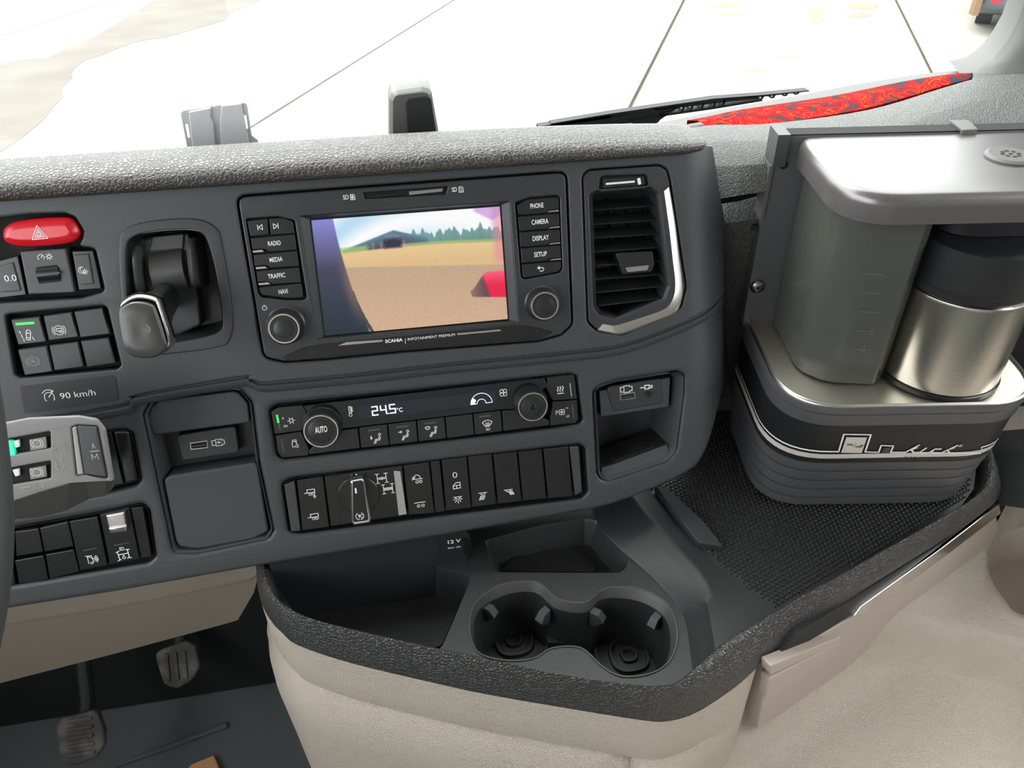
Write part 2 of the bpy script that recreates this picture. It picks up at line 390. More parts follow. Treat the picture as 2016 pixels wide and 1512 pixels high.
def cab():
    o = obj('ceiling', MB().box((0, -0.70, 1.98), EU, Vector((0, 1, 0)), Z, 1.08, 1.34, 0.03).mesh(), 'headliner', None, smooth=0, kind='structure', label='pale headliner of the cab above the windscreen')
    obj('wall_back', MB().box((0, -2.03, 0.96), EU, Vector((0, 1, 0)), Z, 1.08, 0.03, 1.0).mesh(), 'headliner', None, smooth=0, kind='structure', label='pale rear wall of the cab')
    for s, n in ((-1, 'left'), (1, 'right')):
        b = MB(); x = s * 1.05
        sill = 0.88 if s < 0 else 0.94  # unseen openings: left lowered and lengthened, right narrowed, to shape light on the dash
        b.box((x, -0.57, sill / 2), EU, Vector((0, 1, 0)), Z, 0.03, 1.42, sill / 2)
        if s > 0: b.box((x, 0.55, 1.45), EU, Vector((0, 1, 0)), Z, 0.03, 0.12, 0.49); b.box((x, -0.85, 1.45), EU, Vector((0, 1, 0)), Z, 0.03, 0.30, 0.49); b.box((x, -0.1, 1.78), EU, Vector((0, 1, 0)), Z, 0.03, 0.7, 0.08)
        b.box((x, -1.86 if s < 0 else -1.55, 1.45), EU, Vector((0, 1, 0)), Z, 0.03, 0.13 if s < 0 else 0.44, 0.49)
        b.box((x, -0.60, 1.88), EU, Vector((0, 1, 0)), Z, 0.03, 1.2, 0.07)
        obj('wall_' + n, b.mesh(), 'trim_grey', None, smooth=0, kind='structure', label='door side of the cab with a window opening sized for the light, ' + n)
    # floor of the footwell, rubber covered, with moulded lines
    b = MB().box((0, -0.57, -0.02), EU, Vector((0, 1, 0)), Z, 1.05, 1.45, 0.02)
    f = obj('floor', b.mesh(), 'floor_mat', None, smooth=0, kind='structure', label='dark rubber cab floor below the pedals')
    # sloping toe board, added in near-black to darken the footwell
    e0 = [(300, 1440), (480, 1360)]
    def strip(p0, p1, p2, p3, z, nm, mt):
        q = [G(*p, z) for p in (p0, p1, p2, p3)]
        obj(nm, flat([(v.x, v.y) for v in q], [], z - 0.004, z + 0.003, 0.0015), mt, f)
    strip((225, 1512), (270, 1490), (445, 1424), (448, 1432), 0.004, 'floor_ridge', 'floor_mat')
    strip((320, 1375), (330, 1372), (430, 1335), (436, 1340), 0.004, 'floor_ridge', 'floor_mat')
    fr = G(300, 1400, 0); yb = 0.865
    b = MB().box((0.0, yb + 0.02, 0.435), EU, Vector((0, 1, 0)), Z, 1.02, 0.02, 0.435)
    toe = [Vector((-1.0, 0.80, 0.002)), Vector((-0.16, 0.80, 0.002)), Vector((-0.16, 0.86, 0.40)), Vector((-1.0, 0.86, 0.40))]
    obj('toe_shade_board', MB().rings([toe, [p + Vector((0, 0.004, 0)) for p in toe]], True, True).mesh(), 'footwell_shade', f, smooth=0)
    obj('wall_front', b.mesh(), 'footwell_shade', None, smooth=0, kind='structure', label='dark bulkhead behind the pedals under the dashboard')
    q = [G(*p, 0.012) for p in ((368, 1512), (376, 1503), (421, 1485), (432, 1512), (440, 1560), (340, 1560))]
    obj('carpet_mat', flat([(v.x, v.y) for v in q], [], 0.0, 0.012, 0.003), 'carpet', None, label='tan carpet piece showing at the lower left edge of the floor', cat='mat')
cab()

def windscreen():
    base = [G(*p, 0.935) for p in ((1300, 222), (1460, 200), (1591, 180), (1700, 163), (1838, 142), (1940, 135))]
    base = [Vector((-1.4, 0.80, 0.935)), Vector((-0.8, 0.835, 0.935)), Vector((-0.2, 0.845, 0.935)), Vector((0.15, 0.84, 0.935))] + [Vector((p.x, p.y + 0.02, p.z)) for p in base[1:]] + [Vector((0.80, 0.80, 0.935))]
    base = [Vector(p) for p in cr([tuple(p) for p in base], 4)]
    rs = []
    for t in (0, 0.33, 0.66, 1): rs.append([Vector((p.x, p.y - 0.20 * t, p.z + 1.02 * t)) for p in base])
    b = MB(); n = len(base)
    for s in (0, 0.005): b.rings([[p + Vector((0, s, 0)) for p in r] for r in rs], closed=False)
    obj('window_1', b.mesh(False), 'glass', None, kind='structure', label='large curved windscreen looking onto the concrete yard')
    # right-hand pillar
    le = [(1890, 146), (1925, 138), (1958, 113), (1982, 82), (2000, 50), (2014, 12), (2030, -50), (2050, -140)]
    y0 = 0.80; rs = []
    for i, p in enumerate(le):
        q = hit(*p, Vector((0, y0, 0)), Vector((0, 1, 0)))
        rs.append([q, q + Vector((0.012, -0.02, 0)), q + Vector((0.05, -0.035, 0)), q + Vector((0.16, -0.04, 0)), q + Vector((0.17, 0.05, 0)), q + Vector((0.02, 0.05, 0))])
    top = rs[-1]; rs.append([p + Vector((0.26, -0.20, 0.75)) for p in top])
    obj('trim_1', MB().rings(rs, True, True).mesh(), 'trim_grey', None, smooth=60, kind='structure', label='grey pillar trim at the right end of the windscreen')
windscreen()

# ================================================================ DASHBOARD (outlines in photograph pixels)
H_HAZ = [(-60, 430), (6, 429), (60, 422), (127, 420), (147, 428), (163, 455), (161, 468), (152, 486), (186, 489), (205, 573), (160, 586), (0, 595), (-60, 600)]
H_SIX = [(11, 620), (203, 602), (210, 607), (237, 719), (230, 726), (41, 743), (30, 737)]
H_GEAR = [(244, 487), (261, 463.5), (308, 454), (386, 450), (412, 468), (442, 631), (433, 658), (346, 675), (270, 683), (256, 660)]
B_GEAR = [(228.6, 470), (252, 444), (308, 432), (390.5, 428.6), (426, 446.6), (435, 468), (461, 628.6), (454, 669), (441, 684.7), (318, 699.5), (262, 704), (248, 690)]
H_INFO = [(464, 385), (1116, 336), (1128, 640), (1105, 661), (1060, 673), (780, 695), (640, 709), (560, 714), (518, 705)]
H_VENT = [(1146.6, 347), (1158, 334), (1298, 324), (1314, 333), (1320, 356), (1352, 565.6), (1341.6, 606), (1225, 660), (1176, 652), (1157, 635)]
H_HVAC = [(531, 806), (545, 798), (1120, 738), (1133, 740), (1145, 828), (1139, 834), (1085, 843), (560, 904), (547, 899)]
H_ROW = [(556, 952), (575, 943), (1141, 876), (1149.5, 884), (1155, 969), (1144, 981), (594, 1050), (570, 1048)]
H_CUB = [(1169.7, 772), (1181, 762), (1210, 751.5), (1334.7, 732), (1346, 739), (1345, 776), (1330.6, 887), (1314, 907), (1197, 946), (1184, 942), (1178, 932)]
H_POC = [(284, 815), (297, 793), (311, 783.5), (460, 766), (473, 769), (493.7, 793), (508, 910.5), (536.5, 1044), (527, 1059.7), (390.5, 1088), (346, 1088), (340, 1078.7)]
H_LOW = [(-60, 1053), (20, 1042), (200, 1010), (258, 997), (280, 993), (292, 1005), (304, 1095), (291, 1107), (34, 1150), (-60, 1166)]
H_BLK = [(150, 858), (209, 850), (249, 847), (258, 853), (275, 944), (267, 955), (217, 968), (150, 980)]
CREASE = [(1440, 547), (1420, 586), (1385, 617), (1304, 653), (1216, 682), (1100, 696), (860, 720), (722, 736), (520, 755), (506, 753), (487, 745), (470, 744), (275, 778), (256, 789), (232, 800), (0, 840), (-150, 866)]
def rh(p, r=0.004, w=0.0, n=4): return fillet(UV(p, w), r, n)
HOLES = dict(haz=rh(H_HAZ), six=rh(H_SIX, 0.003), gear=chaikin(UV(H_GEAR), 3), info=rh(H_INFO, 0.008), vent=rh(H_VENT, 0.007),
             hvac=rh(H_HVAC, 0.004, -0.003), row=rh(H_ROW, 0.004, -0.003), cub=rh(H_CUB, 0.005, -0.003), poc=rh(H_POC, 0.005, -0.003), low=rh(H_LOW, 0.004, -0.003), blk=rh(H_BLK, 0.004, -0.003))
dash = thing('dashboard', 'dark grey moulded dashboard with a leather-grained roll along its top', 'dashboard', DW(0, -0.24, -0.03))
def dashboard():
    cz = cr(CREASE[:9], 5) + cr(CREASE[8:], 4)[1:]
    up = UV([(1404, 286), (1411, 330), (1421, 400), (1432, 480)]) + UV(cz) + [(-0.62, D(-150, 866)[1] - 0.01), (-0.62, 0.09), (0.10, 0.086)]
    dplate('upper_panel', up, 'dash', dash, -0.012, 0.0, 0.0022, [HOLES[k] for k in ('haz', 'six', 'gear', 'info', 'vent')])
    top = [(x, y - 12) for x, y in cz]
    lo = [(1444, 620), (1436, 700), (1425, 760), (1405, 848), (1385, 900), (1362, 926), (1309, 955), (1220, 990), (1170, 1004), (870, 1057), (508, 1117), (222, 1168), (0, 1203), (-130, 1224)]
    lo = UV(cr(lo[:9], 4), -0.003) + UV(lo[9:], -0.003)
    outl = UV(top, -0.003)[::-1] + lo + [(-0.62, lo[-1][1] - 0.02), (-0.62, UV(top, -0.003)[-1][1])]
    dplate('lower_panel', outl, 'dash', dash, -0.020, -0.003, 0.0045, [HOLES[k] for k in ('hvac', 'row', 'cub', 'poc', 'low', 'blk')])
    # soft concave band under the crease
    a = UV([(x, y + 1) for x, y in cz], -0.001); bnd = MB()
    bnd.rings([[DW(u, v, -0.004) for u, v in a], [DW(u, v - 0.002, 0.0005) for u, v in a], [DW(u, v - 0.0065, -0.0002) for u, v in a], [DW(u, v - 0.0085, -0.0045) for u, v in a]], closed=False)
    obj('ridge_band', bnd.mesh(False), 'dash', dash, smooth=60)
    # rolled top pad
    prof = [(0.004, -0.004), (-0.005, -0.0035), (-0.0090, -0.001), (-0.0105, 0.003), (-0.0098, 0.0070), (-0.0065, 0.0102), (-0.0005, 0.0122), (0.012, 0.0142), (0.028, 0.0152), (0.038, 0.0125), (0.044, 0.007), (0.046, -0.01)]
    us = [-0.9, -0.6, -0.4, -0.2, 0, 0.08, 0.14, 0.18, 0.21, 0.228, 0.240, 0.247, 0.250]; rs = []
    for i, u in enumerate(us):
        v = 0.0772 - 0.017 * u; p = DW(u, v, 0); k = (1, 1, 1, 1, 1, 1, 1, 1, 1, 0.97, 0.86, 0.6, 0.2)[i]; c = (0.022, 0.0); hs = (1, 1, 1, 1, 1, 0.95, 0.85, 0.74, 0.62, 0.55, 0.5, 0.45, 0.4)[i]
        rs.append([p + Vector((0, c[0] + (dy - c[0]) * k, c[1] + ((dz * hs if dz > 0 else dz) - c[1]) * k)) for dy, dz in prof])
    obj('top_roll', MB().rings(rs, True, True).mesh(), 'pad', dash, smooth=60, label='leather-grained top roll')
    # flat deck behind the roll and underside of the panel
    b = MB(); b.box((-0.45, 0.72, 0.895), EU, Vector((0, 1, 0)), Z, 0.72, 0.12, 0.008)
    obj('deck', b.mesh(), 'dash_dark', dash, smooth=0)
    lo3 = [DW(u, v, -0.017) for u, v in UV([(1309, 953), (1170, 1002), (870, 1054), (508, 1114), (222, 1164), (0, 1198)], -0.003)] + [DW(-0.62, -0.25, -0.017)]
    b = MB(); b.rings([lo3, [p + Vector((0, 0.10, 0.004)) for p in lo3]], closed=False)
    obj('underside', b.mesh(False), 'black_matte', dash, smooth=0)
dashboard()

def knee():
    # beige knee panel below the dash on the driver's side, its colour darkened for the shade there
    t = thing('knee_panel', 'beige knee panel hanging below the dashboard above the pedals', 'panel', Vector((-0.35, 0.50, 0.56)))
    n = Vector((0, -0.96, -0.28)).normalized(); p0 = DW(0, -0.24, -0.028)
    q = lambda x, y, o=0.0: hit(x, y, p0 + n * o, n)
    T = [(-260, 1240), (0, 1196), (222, 1160), (430, 1122), (500, 1108), (512, 1106)]
    M_ = [(-260, 1272), (0, 1228), (222, 1192), (430, 1152), (494, 1138), (508, 1128)]
    B = [(-260, 1398), (0, 1345), (222, 1288), (430, 1232), (468, 1221), (500, 1166)]
    r0 = [q(*p, -0.006) for p in T]; r1 = [q(*p, 0.0) for p in M_]; r1b = [q(x, y + 6, -0.003) for x, y in M_]; r2 = [q(*p, -0.004) for p in B]; r3 = [v + Vector((0, 0.05, -0.002)) for v in r2]
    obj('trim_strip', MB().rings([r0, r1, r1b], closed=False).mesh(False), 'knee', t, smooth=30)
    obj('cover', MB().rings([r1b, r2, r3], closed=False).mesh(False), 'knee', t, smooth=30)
knee()

def ledge():
    """passenger side of the dashboard with its cloth runner"""
    t = thing('passenger_ledge', 'grey leather-grained passenger dashboard ledge behind the coffee machine', 'dashboard', Vector((0.5, 0.65, 0.68)))
    R0 = [(1230, 252), (1300, 241), (1420, 216), (1591, 184), (1700, 163), (1838, 143), (1950, 138), (2060, 142)]
    R1 = [(1290, 256), (1350, 245), (1463, 222), (1640, 195), (1771, 168), (1890, 152), (1960, 148), (2060, 150)]
    R2 = [(1350, 262), (1400, 257), (1510, 254), (1700, 222), (1850, 178), (1912, 160), (1975, 153), (2065, 154)]
    R3 = [(1380, 286), (1430, 278), (1530, 276), (1720, 262), (1850, 220), (1920, 200), (1990, 185), (2080, 178)]
    R4 = [(1395, 330), (1440, 326), (1530, 322), (1720, 310), (1850, 280), (1920, 262), (1990, 250), (2090, 240)]
    R5 = [(1412, 392), (1450, 386), (1530, 375), (1720, 362), (1850, 340), (1920, 322), (1990, 310), (2090, 300)]
    rows = []
    for R, z in ((R0, 0.935), (R1, 0.946), (R2, 0.946), (R3, 0.958), (R4, 0.951), (R5, 0.930)):
        rows.append([Vector(p) for p in cr([tuple(G(*p, z)) for p in R], 5)])
    rows.insert(3, [a * 0.7 + b * 0.3 + Vector((0, 0, 0.008)) for a, b in zip(rows[2], rows[3])])
    rows.append([p + Vector((0, 0.04, -0.012)) for p in rows[-1]])
    b = MB(); b.rings(rows, closed=False); obj('ledge_skin', b.mesh(False), 'ledge', t, smooth=70)
    lo = [p + Vector((0.01, 0.012, -0.03)) for p in rows[-2]]
    b = MB(); b.rings([[p + Vector((0, 0.03, 0.004)) for p in lo], lo, [p + Vector((0, 0.015, -0.12)) for p in lo], [p + Vector((0, 0.03, -0.28)) for p in lo]], closed=False)
    obj('lower_face', b.mesh(False), 'ledge', t, smooth=60)
    q = [G(*p, 0.895) for p in ((1432, 402), (1510, 380), (1495, 448), (1478, 440))]
    obj('flap', flat([(v.x, v.y) for v in q], [], 0.889, 0.895, 0.001), 'dash_dark', t)
    obj('glove_box', MB().box((0.80, 0.67, 0.70), EU, Vector((0, 1, 0)), Z, 0.25, 0.02, 0.22).mesh(), 'black_matte', t, smooth=0)
    # patterned cloth runner lying in the groove
    a = [Vector(p) for p in cr([tuple(G(*p, 0.948)) for p in [(1352, 245), (1405, 235), (1463, 223), (1640, 196), (1771, 169), (1850, 156), (1893, 151), (1909, 153)]], 4)]
    c = [Vector(p) for p in cr([tuple(G(*p, 0.948)) for p in [(1392, 257), (1450, 256), (1510, 254), (1690, 224), (1790, 197), (1860, 175), (1900, 165), (1913, 158)]], 4)]
    up = Vector((0, 0, 0.004))
    rs = [a, [p + up for p in a], [p * 0.5 + r * 0.5 + up * 1.6 for p, r in zip(a, c)], [p + up for p in c], c]
    obj('cloth_runner', MB().rings(rs, closed=False).mesh(False), 'paisley', None, smooth=60, label='red and orange patterned cloth strip lying along the windscreen ledge', cat='cloth')
ledge()
# ================================================================ CENTRE CONSOLE TRAY
ZT = 0.66; DK = ZT - 0.02
RIM_I = [(533, 1100), (536, 1130), (543, 1159), (559, 1192), (586, 1212), (639, 1233), (740, 1256), (861, 1283), (960, 1304), (1093, 1335), (1238, 1355), (1296, 1357), (1331, 1346), (1407, 1279), (1440, 1256), (1538, 1198), (1620, 1153), (1700, 1109), (1855, 1023), (1900, 995), (1925, 965), (1932, 930), (1930, 870)]
RIM_O = [(508, 1105), (509, 1140), (514, 1185), (533, 1225), (559, 1254), (591, 1278), (692, 1312), (850, 1350), (960, 1374), (1151, 1407), (1260, 1424), (1310, 1427), (1370, 1408), (1450, 1352), (1500, 1304), (1567, 1244), (1657, 1189), (1750, 1129), (1855, 1063), (1930, 1012), (1966, 980), (1971, 945), (1955, 880)]
RIM_Z = [0.625] * 12 + [0.626, 0.629, 0.632, 0.636] + [0.639] * 7
RC_A = [(1160, 965), (1189, 1044), (1282, 1131), (1337, 1192), (1355, 1227), (1369, 1325)]
RC_B = [(1225, 965), (1291, 1044), (1375, 1138), (1392, 1189), (1401, 1235), (1410, 1290)]
RC_C = [(1280, 965), (1335, 1030), (1400, 1102), (1440, 1135), (1480, 1167), (1530, 1205)]
BIN = [(505, 1085), (540, 1150), (575, 1206), (640, 1236), (861, 1286), (875, 1270), (934, 1131), (861, 1113), (800, 1070), (600, 1060)]
POCK = [(950, 1063), (1064, 1032), (1151, 1019), (1177, 1023), (1240, 1098), (1236, 1118), (1221, 1130), (982, 1129), (970, 1122)]
CUP_O = [(922, 1233), (936, 1186), (982, 1151), (1030, 1143), (1064, 1146), (1099, 1177), (1151, 1184), (1189, 1158), (1225, 1154), (1268, 1159), (1317, 1189), (1337, 1247), (1323, 1300), (1282, 1329), (1224, 1335), (1183, 1314), (1142, 1279), (1087, 1279), (1049, 1300), (991, 1303), (938, 1285)]
CUP_I = [(932, 1233), (946, 1193), (991, 1169), (1030, 1161), (1060, 1166), (1096, 1195), (1151, 1202), (1178, 1180), (1209, 1173), (1262, 1181), (1305, 1207), (1320, 1247), (1313, 1298), (1279, 1325), (1224, 1330), (1187, 1310), (1146, 1274), (1085, 1276), (1049, 1296), (991, 1299), (942, 1281)]
def xy(ps, z): return [(p.x, p.y) for p in (G(x, y, z) for x, y in ps)]
def lift(p2, z): return [Vector((x, y, z)) for x, y in p2]
con = thing('centre_console', 'dark centre console tray with padded rim, cup holders and beige sides', 'console', Vector((0.15, 0.40, 0.40)))
def console():
    I = [Vector((-0.142, 0.62, ZT))] + [G(*p, ZT) for p in RIM_I]; O = [Vector((-0.172, 0.62, 0.625))] + [G(*p, z) for p, z in zip(RIM_O, RIM_Z)]
    I = [Vector(p) for p in cr([tuple(p) for p in I], 5)]; O = [Vector(p) for p in cr([tuple(p) for p in O], 5)]
    rs = []
    for t, h in ((0, -0.03), (0, -0.004), (0.05, 0.003), (0.16, 0.0075), (0.32, 0.009), (0.5, 0.006), (0.68, -0.001), (0.84, -0.010), (0.95, -0.021), (1.0, -0.035), (0.97, -0.037), (0.9, -0.037)):
        row = []
        for a, b in zip(I, O):
            dz = ZT - b.z; row.append(Vector((a.x + (b.x - a.x) * t, a.y + (b.y - a.y) * t, ZT + (h if h > -0.004 else h / 0.035 * dz if t > 0.5 else h))))
        rs.append(row)
    obj('padded_rim', MB().rings(rs, closed=False).mesh(False), 'pad_black', con, smooth=70, label='leather-grained black padded rim')
    # outward directions
    def outw(P, d):
        r = []
        for i, p in enumerate(P):
            t = P[min(i + 1, len(P) - 1)] - P[max(i - 1, 0)]; n = Vector((t.y, -t.x, 0)).normalized(); r.append(p + n * -abs(d) * (-1 if d > 0 else 1))
        return r
    k1 = 14 * 5 + 1    # curved front part ends where the drawer begins
    F = [Vector((p.x, p.y, 0.625)) for p in O[:k1 + 4]]
    nF = len(F)
    def fade(P0, P1): return [a.lerp(b, min(1, (nF - 1 - i) / 10)) for i, (a, b) in enumerate(zip(P0, P1))]
    lv = [(0, 0.630), (0.0005, 0.60), (0.0, 0.572), (-0.006, 0.5655), (0.002, 0.558), (0.010, 0.535), (0.012, 0.50), (0.010, 0.42), (0.004, 0.0)]
    obj('front_panel', MB().rings([[Vector((p.x, p.y, z)) for p in fade(F, outw(F, d))] if d else [Vector((p.x, p.y, z)) for p in F] for d, z in lv], closed=False).mesh(False), 'beige', con, smooth=60, label='beige curved front panel')
    # straight right-hand side: black strip, chrome strip, drawer front
    A = G(1500, 1322, 0.625); B = G(1970, 993, 0.625); dn = (B - A); dn.z = 0; dn.normalize(); nn = Vector((dn.y, -dn.x, 0))
    def side(px, py, o=0.0): return hit(px, py, A + nn * o, nn)
    def splate(name, px, mt, o0, o1, r=0.002, bev=0.0008, parent=con, **k):
        ps = [side(x, y, o1) for x, y in px]; loc = [((p - A).dot(dn), p.z) for p in ps]
        me = flat(fillet(loc, r, 4), [], o0, o1, bev)
        for v in me.vertices: v.co = Vector((A.x, A.y, 0)) + dn * v.co.x + Z * v.co.y + nn * v.co.z
        return obj(name, fix(me), mt, parent, **k)
    splate('black_strip', [(1512, 1312), (1572, 1246), (1660, 1193), (1752, 1134), (1857, 1068), (1958, 990), (1968, 1000), (1690, 1200), (1660, 1222), (1536, 1297), (1516, 1314)], 'black_matte', -0.02, -0.001)
    splate('chrome_strip', [(1682, 1214), (1697, 1194), (1855, 1080), (1968, 993), (1971, 1011), (1861, 1096), (1704, 1212)], 'chrome', -0.004, 0.0025, 0.0008, 0.001)
    dr = splate('drawer', [(1514, 1313), (1680, 1214), (1860, 1094), (1962, 1012), (1966, 1040), (1920, 1140), (1880, 1185), (1690, 1300), (1490, 1440)], 'beige_smooth', -0.02, -0.001, 0.006, 0.0015, label='beige drawer front')
    splate('drawer_lip', [(1516, 1311), (1657, 1254), (1651, 1268), (1518, 1329)], 'beige_smooth', -0.004, 0.0065, 0.002, 0.0015, dr)
    splate('drawer_pull', [(1514, 1337), (1652, 1266), (1632, 1297), (1600, 1320), (1508, 1378)], 'beige_smooth', -0.004, 0.0055, 0.002, 0.0015, dr)
    # rounded far end of the side
    e0 = side(1962, 1030, -0.002); E = []
    for k in range(7):
        an = k / 6 * math.radians(105); E.append(Vector((e0.x, e0.y, 0)) + dn * (0.028 * math.sin(an)) - nn * (0.028 * (1 - math.cos(an))))
    E.append(E[-1] + (E[-1] - E[-2]).normalized() * 0.2)
    obj('end_panel', MB().rings([lift([(p.x, p.y) for p in E], z) for z in (0.634, 0.56, 0.48)], closed=False).mesh(False), 'beige_smooth', con, smooth=60)
    # ---- deck with bin, pocket and cup holder openings
    out = xy(RIM_I[:14], DK) + xy(RC_A[::-1], DK) + [(0.16, 0.56), (-0.15, 0.60)]
    binr = fillet(xy(BIN, DK), 0.012, 4); pocr = fillet(xy(POCK, DK), 0.006, 4)
    cupo = cr(xy(CUP_O, DK), 4, True); cupi = cr(xy(CUP_I, DK - 0.004), 4, True)
    obj('deck', flat(out, [binr, pocr, cupo], DK - 0.004, DK, 0.0012), 'console', con)
    def basin(nm, ring, dep, dr_, mt='console', fm=None, fl=None):
        b = MB(); i2 = inset(ring, dr_); b.rings([lift(ring, DK - 0.001), lift(inset(ring, 0.001), DK - 0.003), lift(i2, DK - dep)], False, True); return obj(nm, b.mesh(False), mt, con, smooth=40)
    basin('storage_bin', binr, 0.050, 0.004, 'dash_dark')
    fl = fillet(xy([(560, 1190), (640, 1155), (861, 1114), (931, 1132), (868, 1278), (640, 1232)], DK - 0.044), 0.01, 4)
    obj('bin_mat', flat(fl, [], DK - 0.050, DK - 0.044, 0.001), 'rubber', con)
    b = MB(); b.tube([G(*p, DK - 0.030) for p in ((628, 1165), (645, 1153), (720, 1140), (855, 1115), (870, 1117), (926, 1131))], 0.0014, 8)
    obj('bin_edge', b.mesh(), 'console', con)
    b = MB(); pf = inset(pocr, 0.011); pf2 = [(x, y + 0.004) for x, y in pf]
    b.rings([lift(pocr, DK - 0.001), lift(inset(pocr, 0.002), DK - 0.004), lift(inset(pocr, 0.006), DK - 0.016), lift(pf, DK - 0.026)], False, True); obj('coin_pocket', b.mesh(False), 'console', con, smooth=60)
    pm = fillet(xy([(985, 1124), (1012, 1098), (1139, 1085), (1176, 1118), (1170, 1127)], DK - 0.025), 0.002, 3)
    obj('pocket_mat', flat(pm, [], DK - 0.026, DK - 0.0235, 0.0006), 'rubber', con)
    # cup holder
    mixr = lambda k: [(x * (1 - k) + p * k, y * (1 - k) + q * k) for (x, y), (p, q) in zip(cupo, cupi)]
    b = MB(); b.rings([lift(cupi, DK - 0.007), lift(inset(cupi, 0.0015), DK - 0.03), lift(inset(cupi, 0.006), DK - 0.066)], False, True)
    cup = obj('cup_holder', b.mesh(False), 'console', con, smooth=50, label='twin cup holder well')
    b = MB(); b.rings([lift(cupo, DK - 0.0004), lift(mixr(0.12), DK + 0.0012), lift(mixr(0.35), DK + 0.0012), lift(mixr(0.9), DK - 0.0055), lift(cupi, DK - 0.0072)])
    obj('lip', b.mesh(False), 'console_lip_lit', cup, smooth=50)
    cb = DK - 0.066
    for c, r in (((1012, 1262), 1.0), ((1238, 1292), 1.0)):
        q = G(*c, cb); n = 36
        for r0, r1, h in ((0.031, 0.0285, 0.0045), (0.0175, 0.0155, 0.0040), (0.007, 0.0055, 0.0035)):
            def sq(R, z): return [Vector((q.x + R * math.copysign(abs(math.cos(t)) ** 0.75, math.cos(t)), q.y + R * math.copysign(abs(math.sin(t)) ** 0.75, math.sin(t)), z)) for t in (2 * math.pi * k / n for k in range(n))]
            b = MB(); b.rings([sq(r0 + 0.001, cb), sq(r0, cb + h), sq(r1, cb + h), sq(r1 - 0.001, cb + 0.0005)]); obj('base_ring', b.mesh(), 'console', cup, smooth=60)
    mx = G(1122, 1225, DK - 0.03)
    b = MB(); b.box((mx.x, mx.y + 0.010, DK - 0.040), RT.cross(Z).cross(Z).normalized() * -1, Vector((0.16, 0.986, 0)), Z, 0.021, 0.009, 0.026); obj('divider', b.mesh(), 'console', cup, smooth=0)
    q = G(1118, 1262, DK - 0.05); b = MB(); b.box(q, Vector((0.986, -0.16, 0)), Vector((0.16, 0.986, 0)), Z, 0.0185, 0.0035, 0.003); obj('divider_bar', b.mesh(), 'console', cup, smooth=0)
    for c, s in (((966, 1206), 1), ((1068, 1216), -1), ((1178, 1216), 1), ((1288, 1226), -1)):
        q = G(*c, DK - 0.016); d = Vector((0.75 * s, -0.6, 0)).normalized(); e = d.cross(Z); b = MB()
        b.rings([[q + e * x * 0.0035 + d * y + Z * z for x, y, z in ((-1, -0.007, 0.007), (1, -0.007, 0.007), (1, 0.001, 0.007), (-1, 0.001, 0.007))], [q + e * x * 0.004 + d * y + Z * z for x, y, z in ((-1, -0.007, 0), (1, -0.007, 0), (1, 0.006, 0.0), (-1, 0.006, 0.0))], [q + e * x * 0.003 + d * y + Z * z for x, y, z in ((-1, -0.007, -0.012), (1, -0.007, -0.012), (1, -0.004, -0.012), (-1, -0.004, -0.012))]], True, True)
        obj('grip_tab', b.mesh(), 'button_grey', cup, smooth=20)
    # ridge between the cup holders and the rubber-matted shelf
    a = [Vector(p) for p in cr([tuple(G(*p, DK)) for p in RC_A], 6)]; bb = [Vector(p) for p in cr([tuple(G(*p, ZT + 0.002)) for p in RC_B], 6)]; c = [Vector(p) for p in cr([tuple(G(*p, ZT - 0.004)) for p in RC_C], 6)]
    mid = [p * 0.25 + q * 0.75 + Vector((0, 0, -0.0015)) for p, q in zip(a, bb)]
    obj('ridge', MB().rings([[p + Vector((-0.002, 0, 0.0004)) for p in a], [p + Vector((0, 0, 0.003)) for p in a], mid, bb, [q * 0.7 + r * 0.3 + Vector((0, 0, 0.0008)) for q, r in zip(bb, c)], c, [p - Z * 0.01 for p in c]], closed=False).mesh(False), 'console', con, smooth=60)
    # back wall of the bin with the 12 V socket
    yb = G(900, 1107, DK).y
    obj('back_wall', MB().box((-0.065, yb + 0.01, 0.645), EU, Vector((0, 1, 0)), Z, 0.085, 0.01, 0.052).mesh(), 'dash_dark', con, smooth=0)
    def bw(px, py, o=0.0): return hit(px, py, Vector((0, yb - o, 0)), Vector((0, -1, 0)))
    sk = [bw(*p, 0.003) for p in ((868, 1052), (917, 1048), (927, 1062), (924, 1092), (914, 1104), (872, 1100))]
    me = flat(fillet([(p.x, p.z) for p in sk], 0.002, 3), [], -0.003, 0.003, 0.0006)
    for v in me.vertices: v.co = Vector((v.co.x, yb - v.co.z, v.co.y))
    s = obj('power_socket', fix(me), 'black_matte', con, label='12 volt socket cover')
    hm = MB(); ctr = bw(914, 1077, 0.004); n = 14
    hm.rings([[ctr + Vector((0.0065 * math.sin(math.pi * k / n), -o, 0.0115 * math.cos(math.pi * k / n))) for k in range(n + 1)] for o in (-0.003, 0.001)], False, True); obj('finger_catch', hm.mesh(), 'black', s, smooth=30)
    for st, p0, p1, h in (('12 V', (882, 1071), (908, 1072), 11), ('MAX  15A', (882, 1081), (908, 1085), 5)):
        me, x0, x1, y0, y1 = text_mesh(st, 0.02); a_ = bw(*p0, 0.0034); b_ = bw(*p1, 0.0034); L = (b_.x - a_.x); sc = h * 0.00043
        for v in me.vertices: v.co = Vector((a_.x + (v.co.x - x0) / (x1 - x0) * L, yb - 0.0034, a_.z + v.co.y / 0.73 * sc))
        obj('lettering', me, 'print', s, smooth=0)
    # pen groove rib on the shelf
    rb = [G(*p, ZT + 0.003) for p in ((1290, 955), (1316, 960), (1388, 1028), (1424, 1075), (1376, 1068), (1330, 1012))]
    obj('shelf_rib', flat([(p.x, p.y) for p in rb], [], ZT - 0.008, ZT + 0.003, 0.0012), 'dash_dark', con)
console()

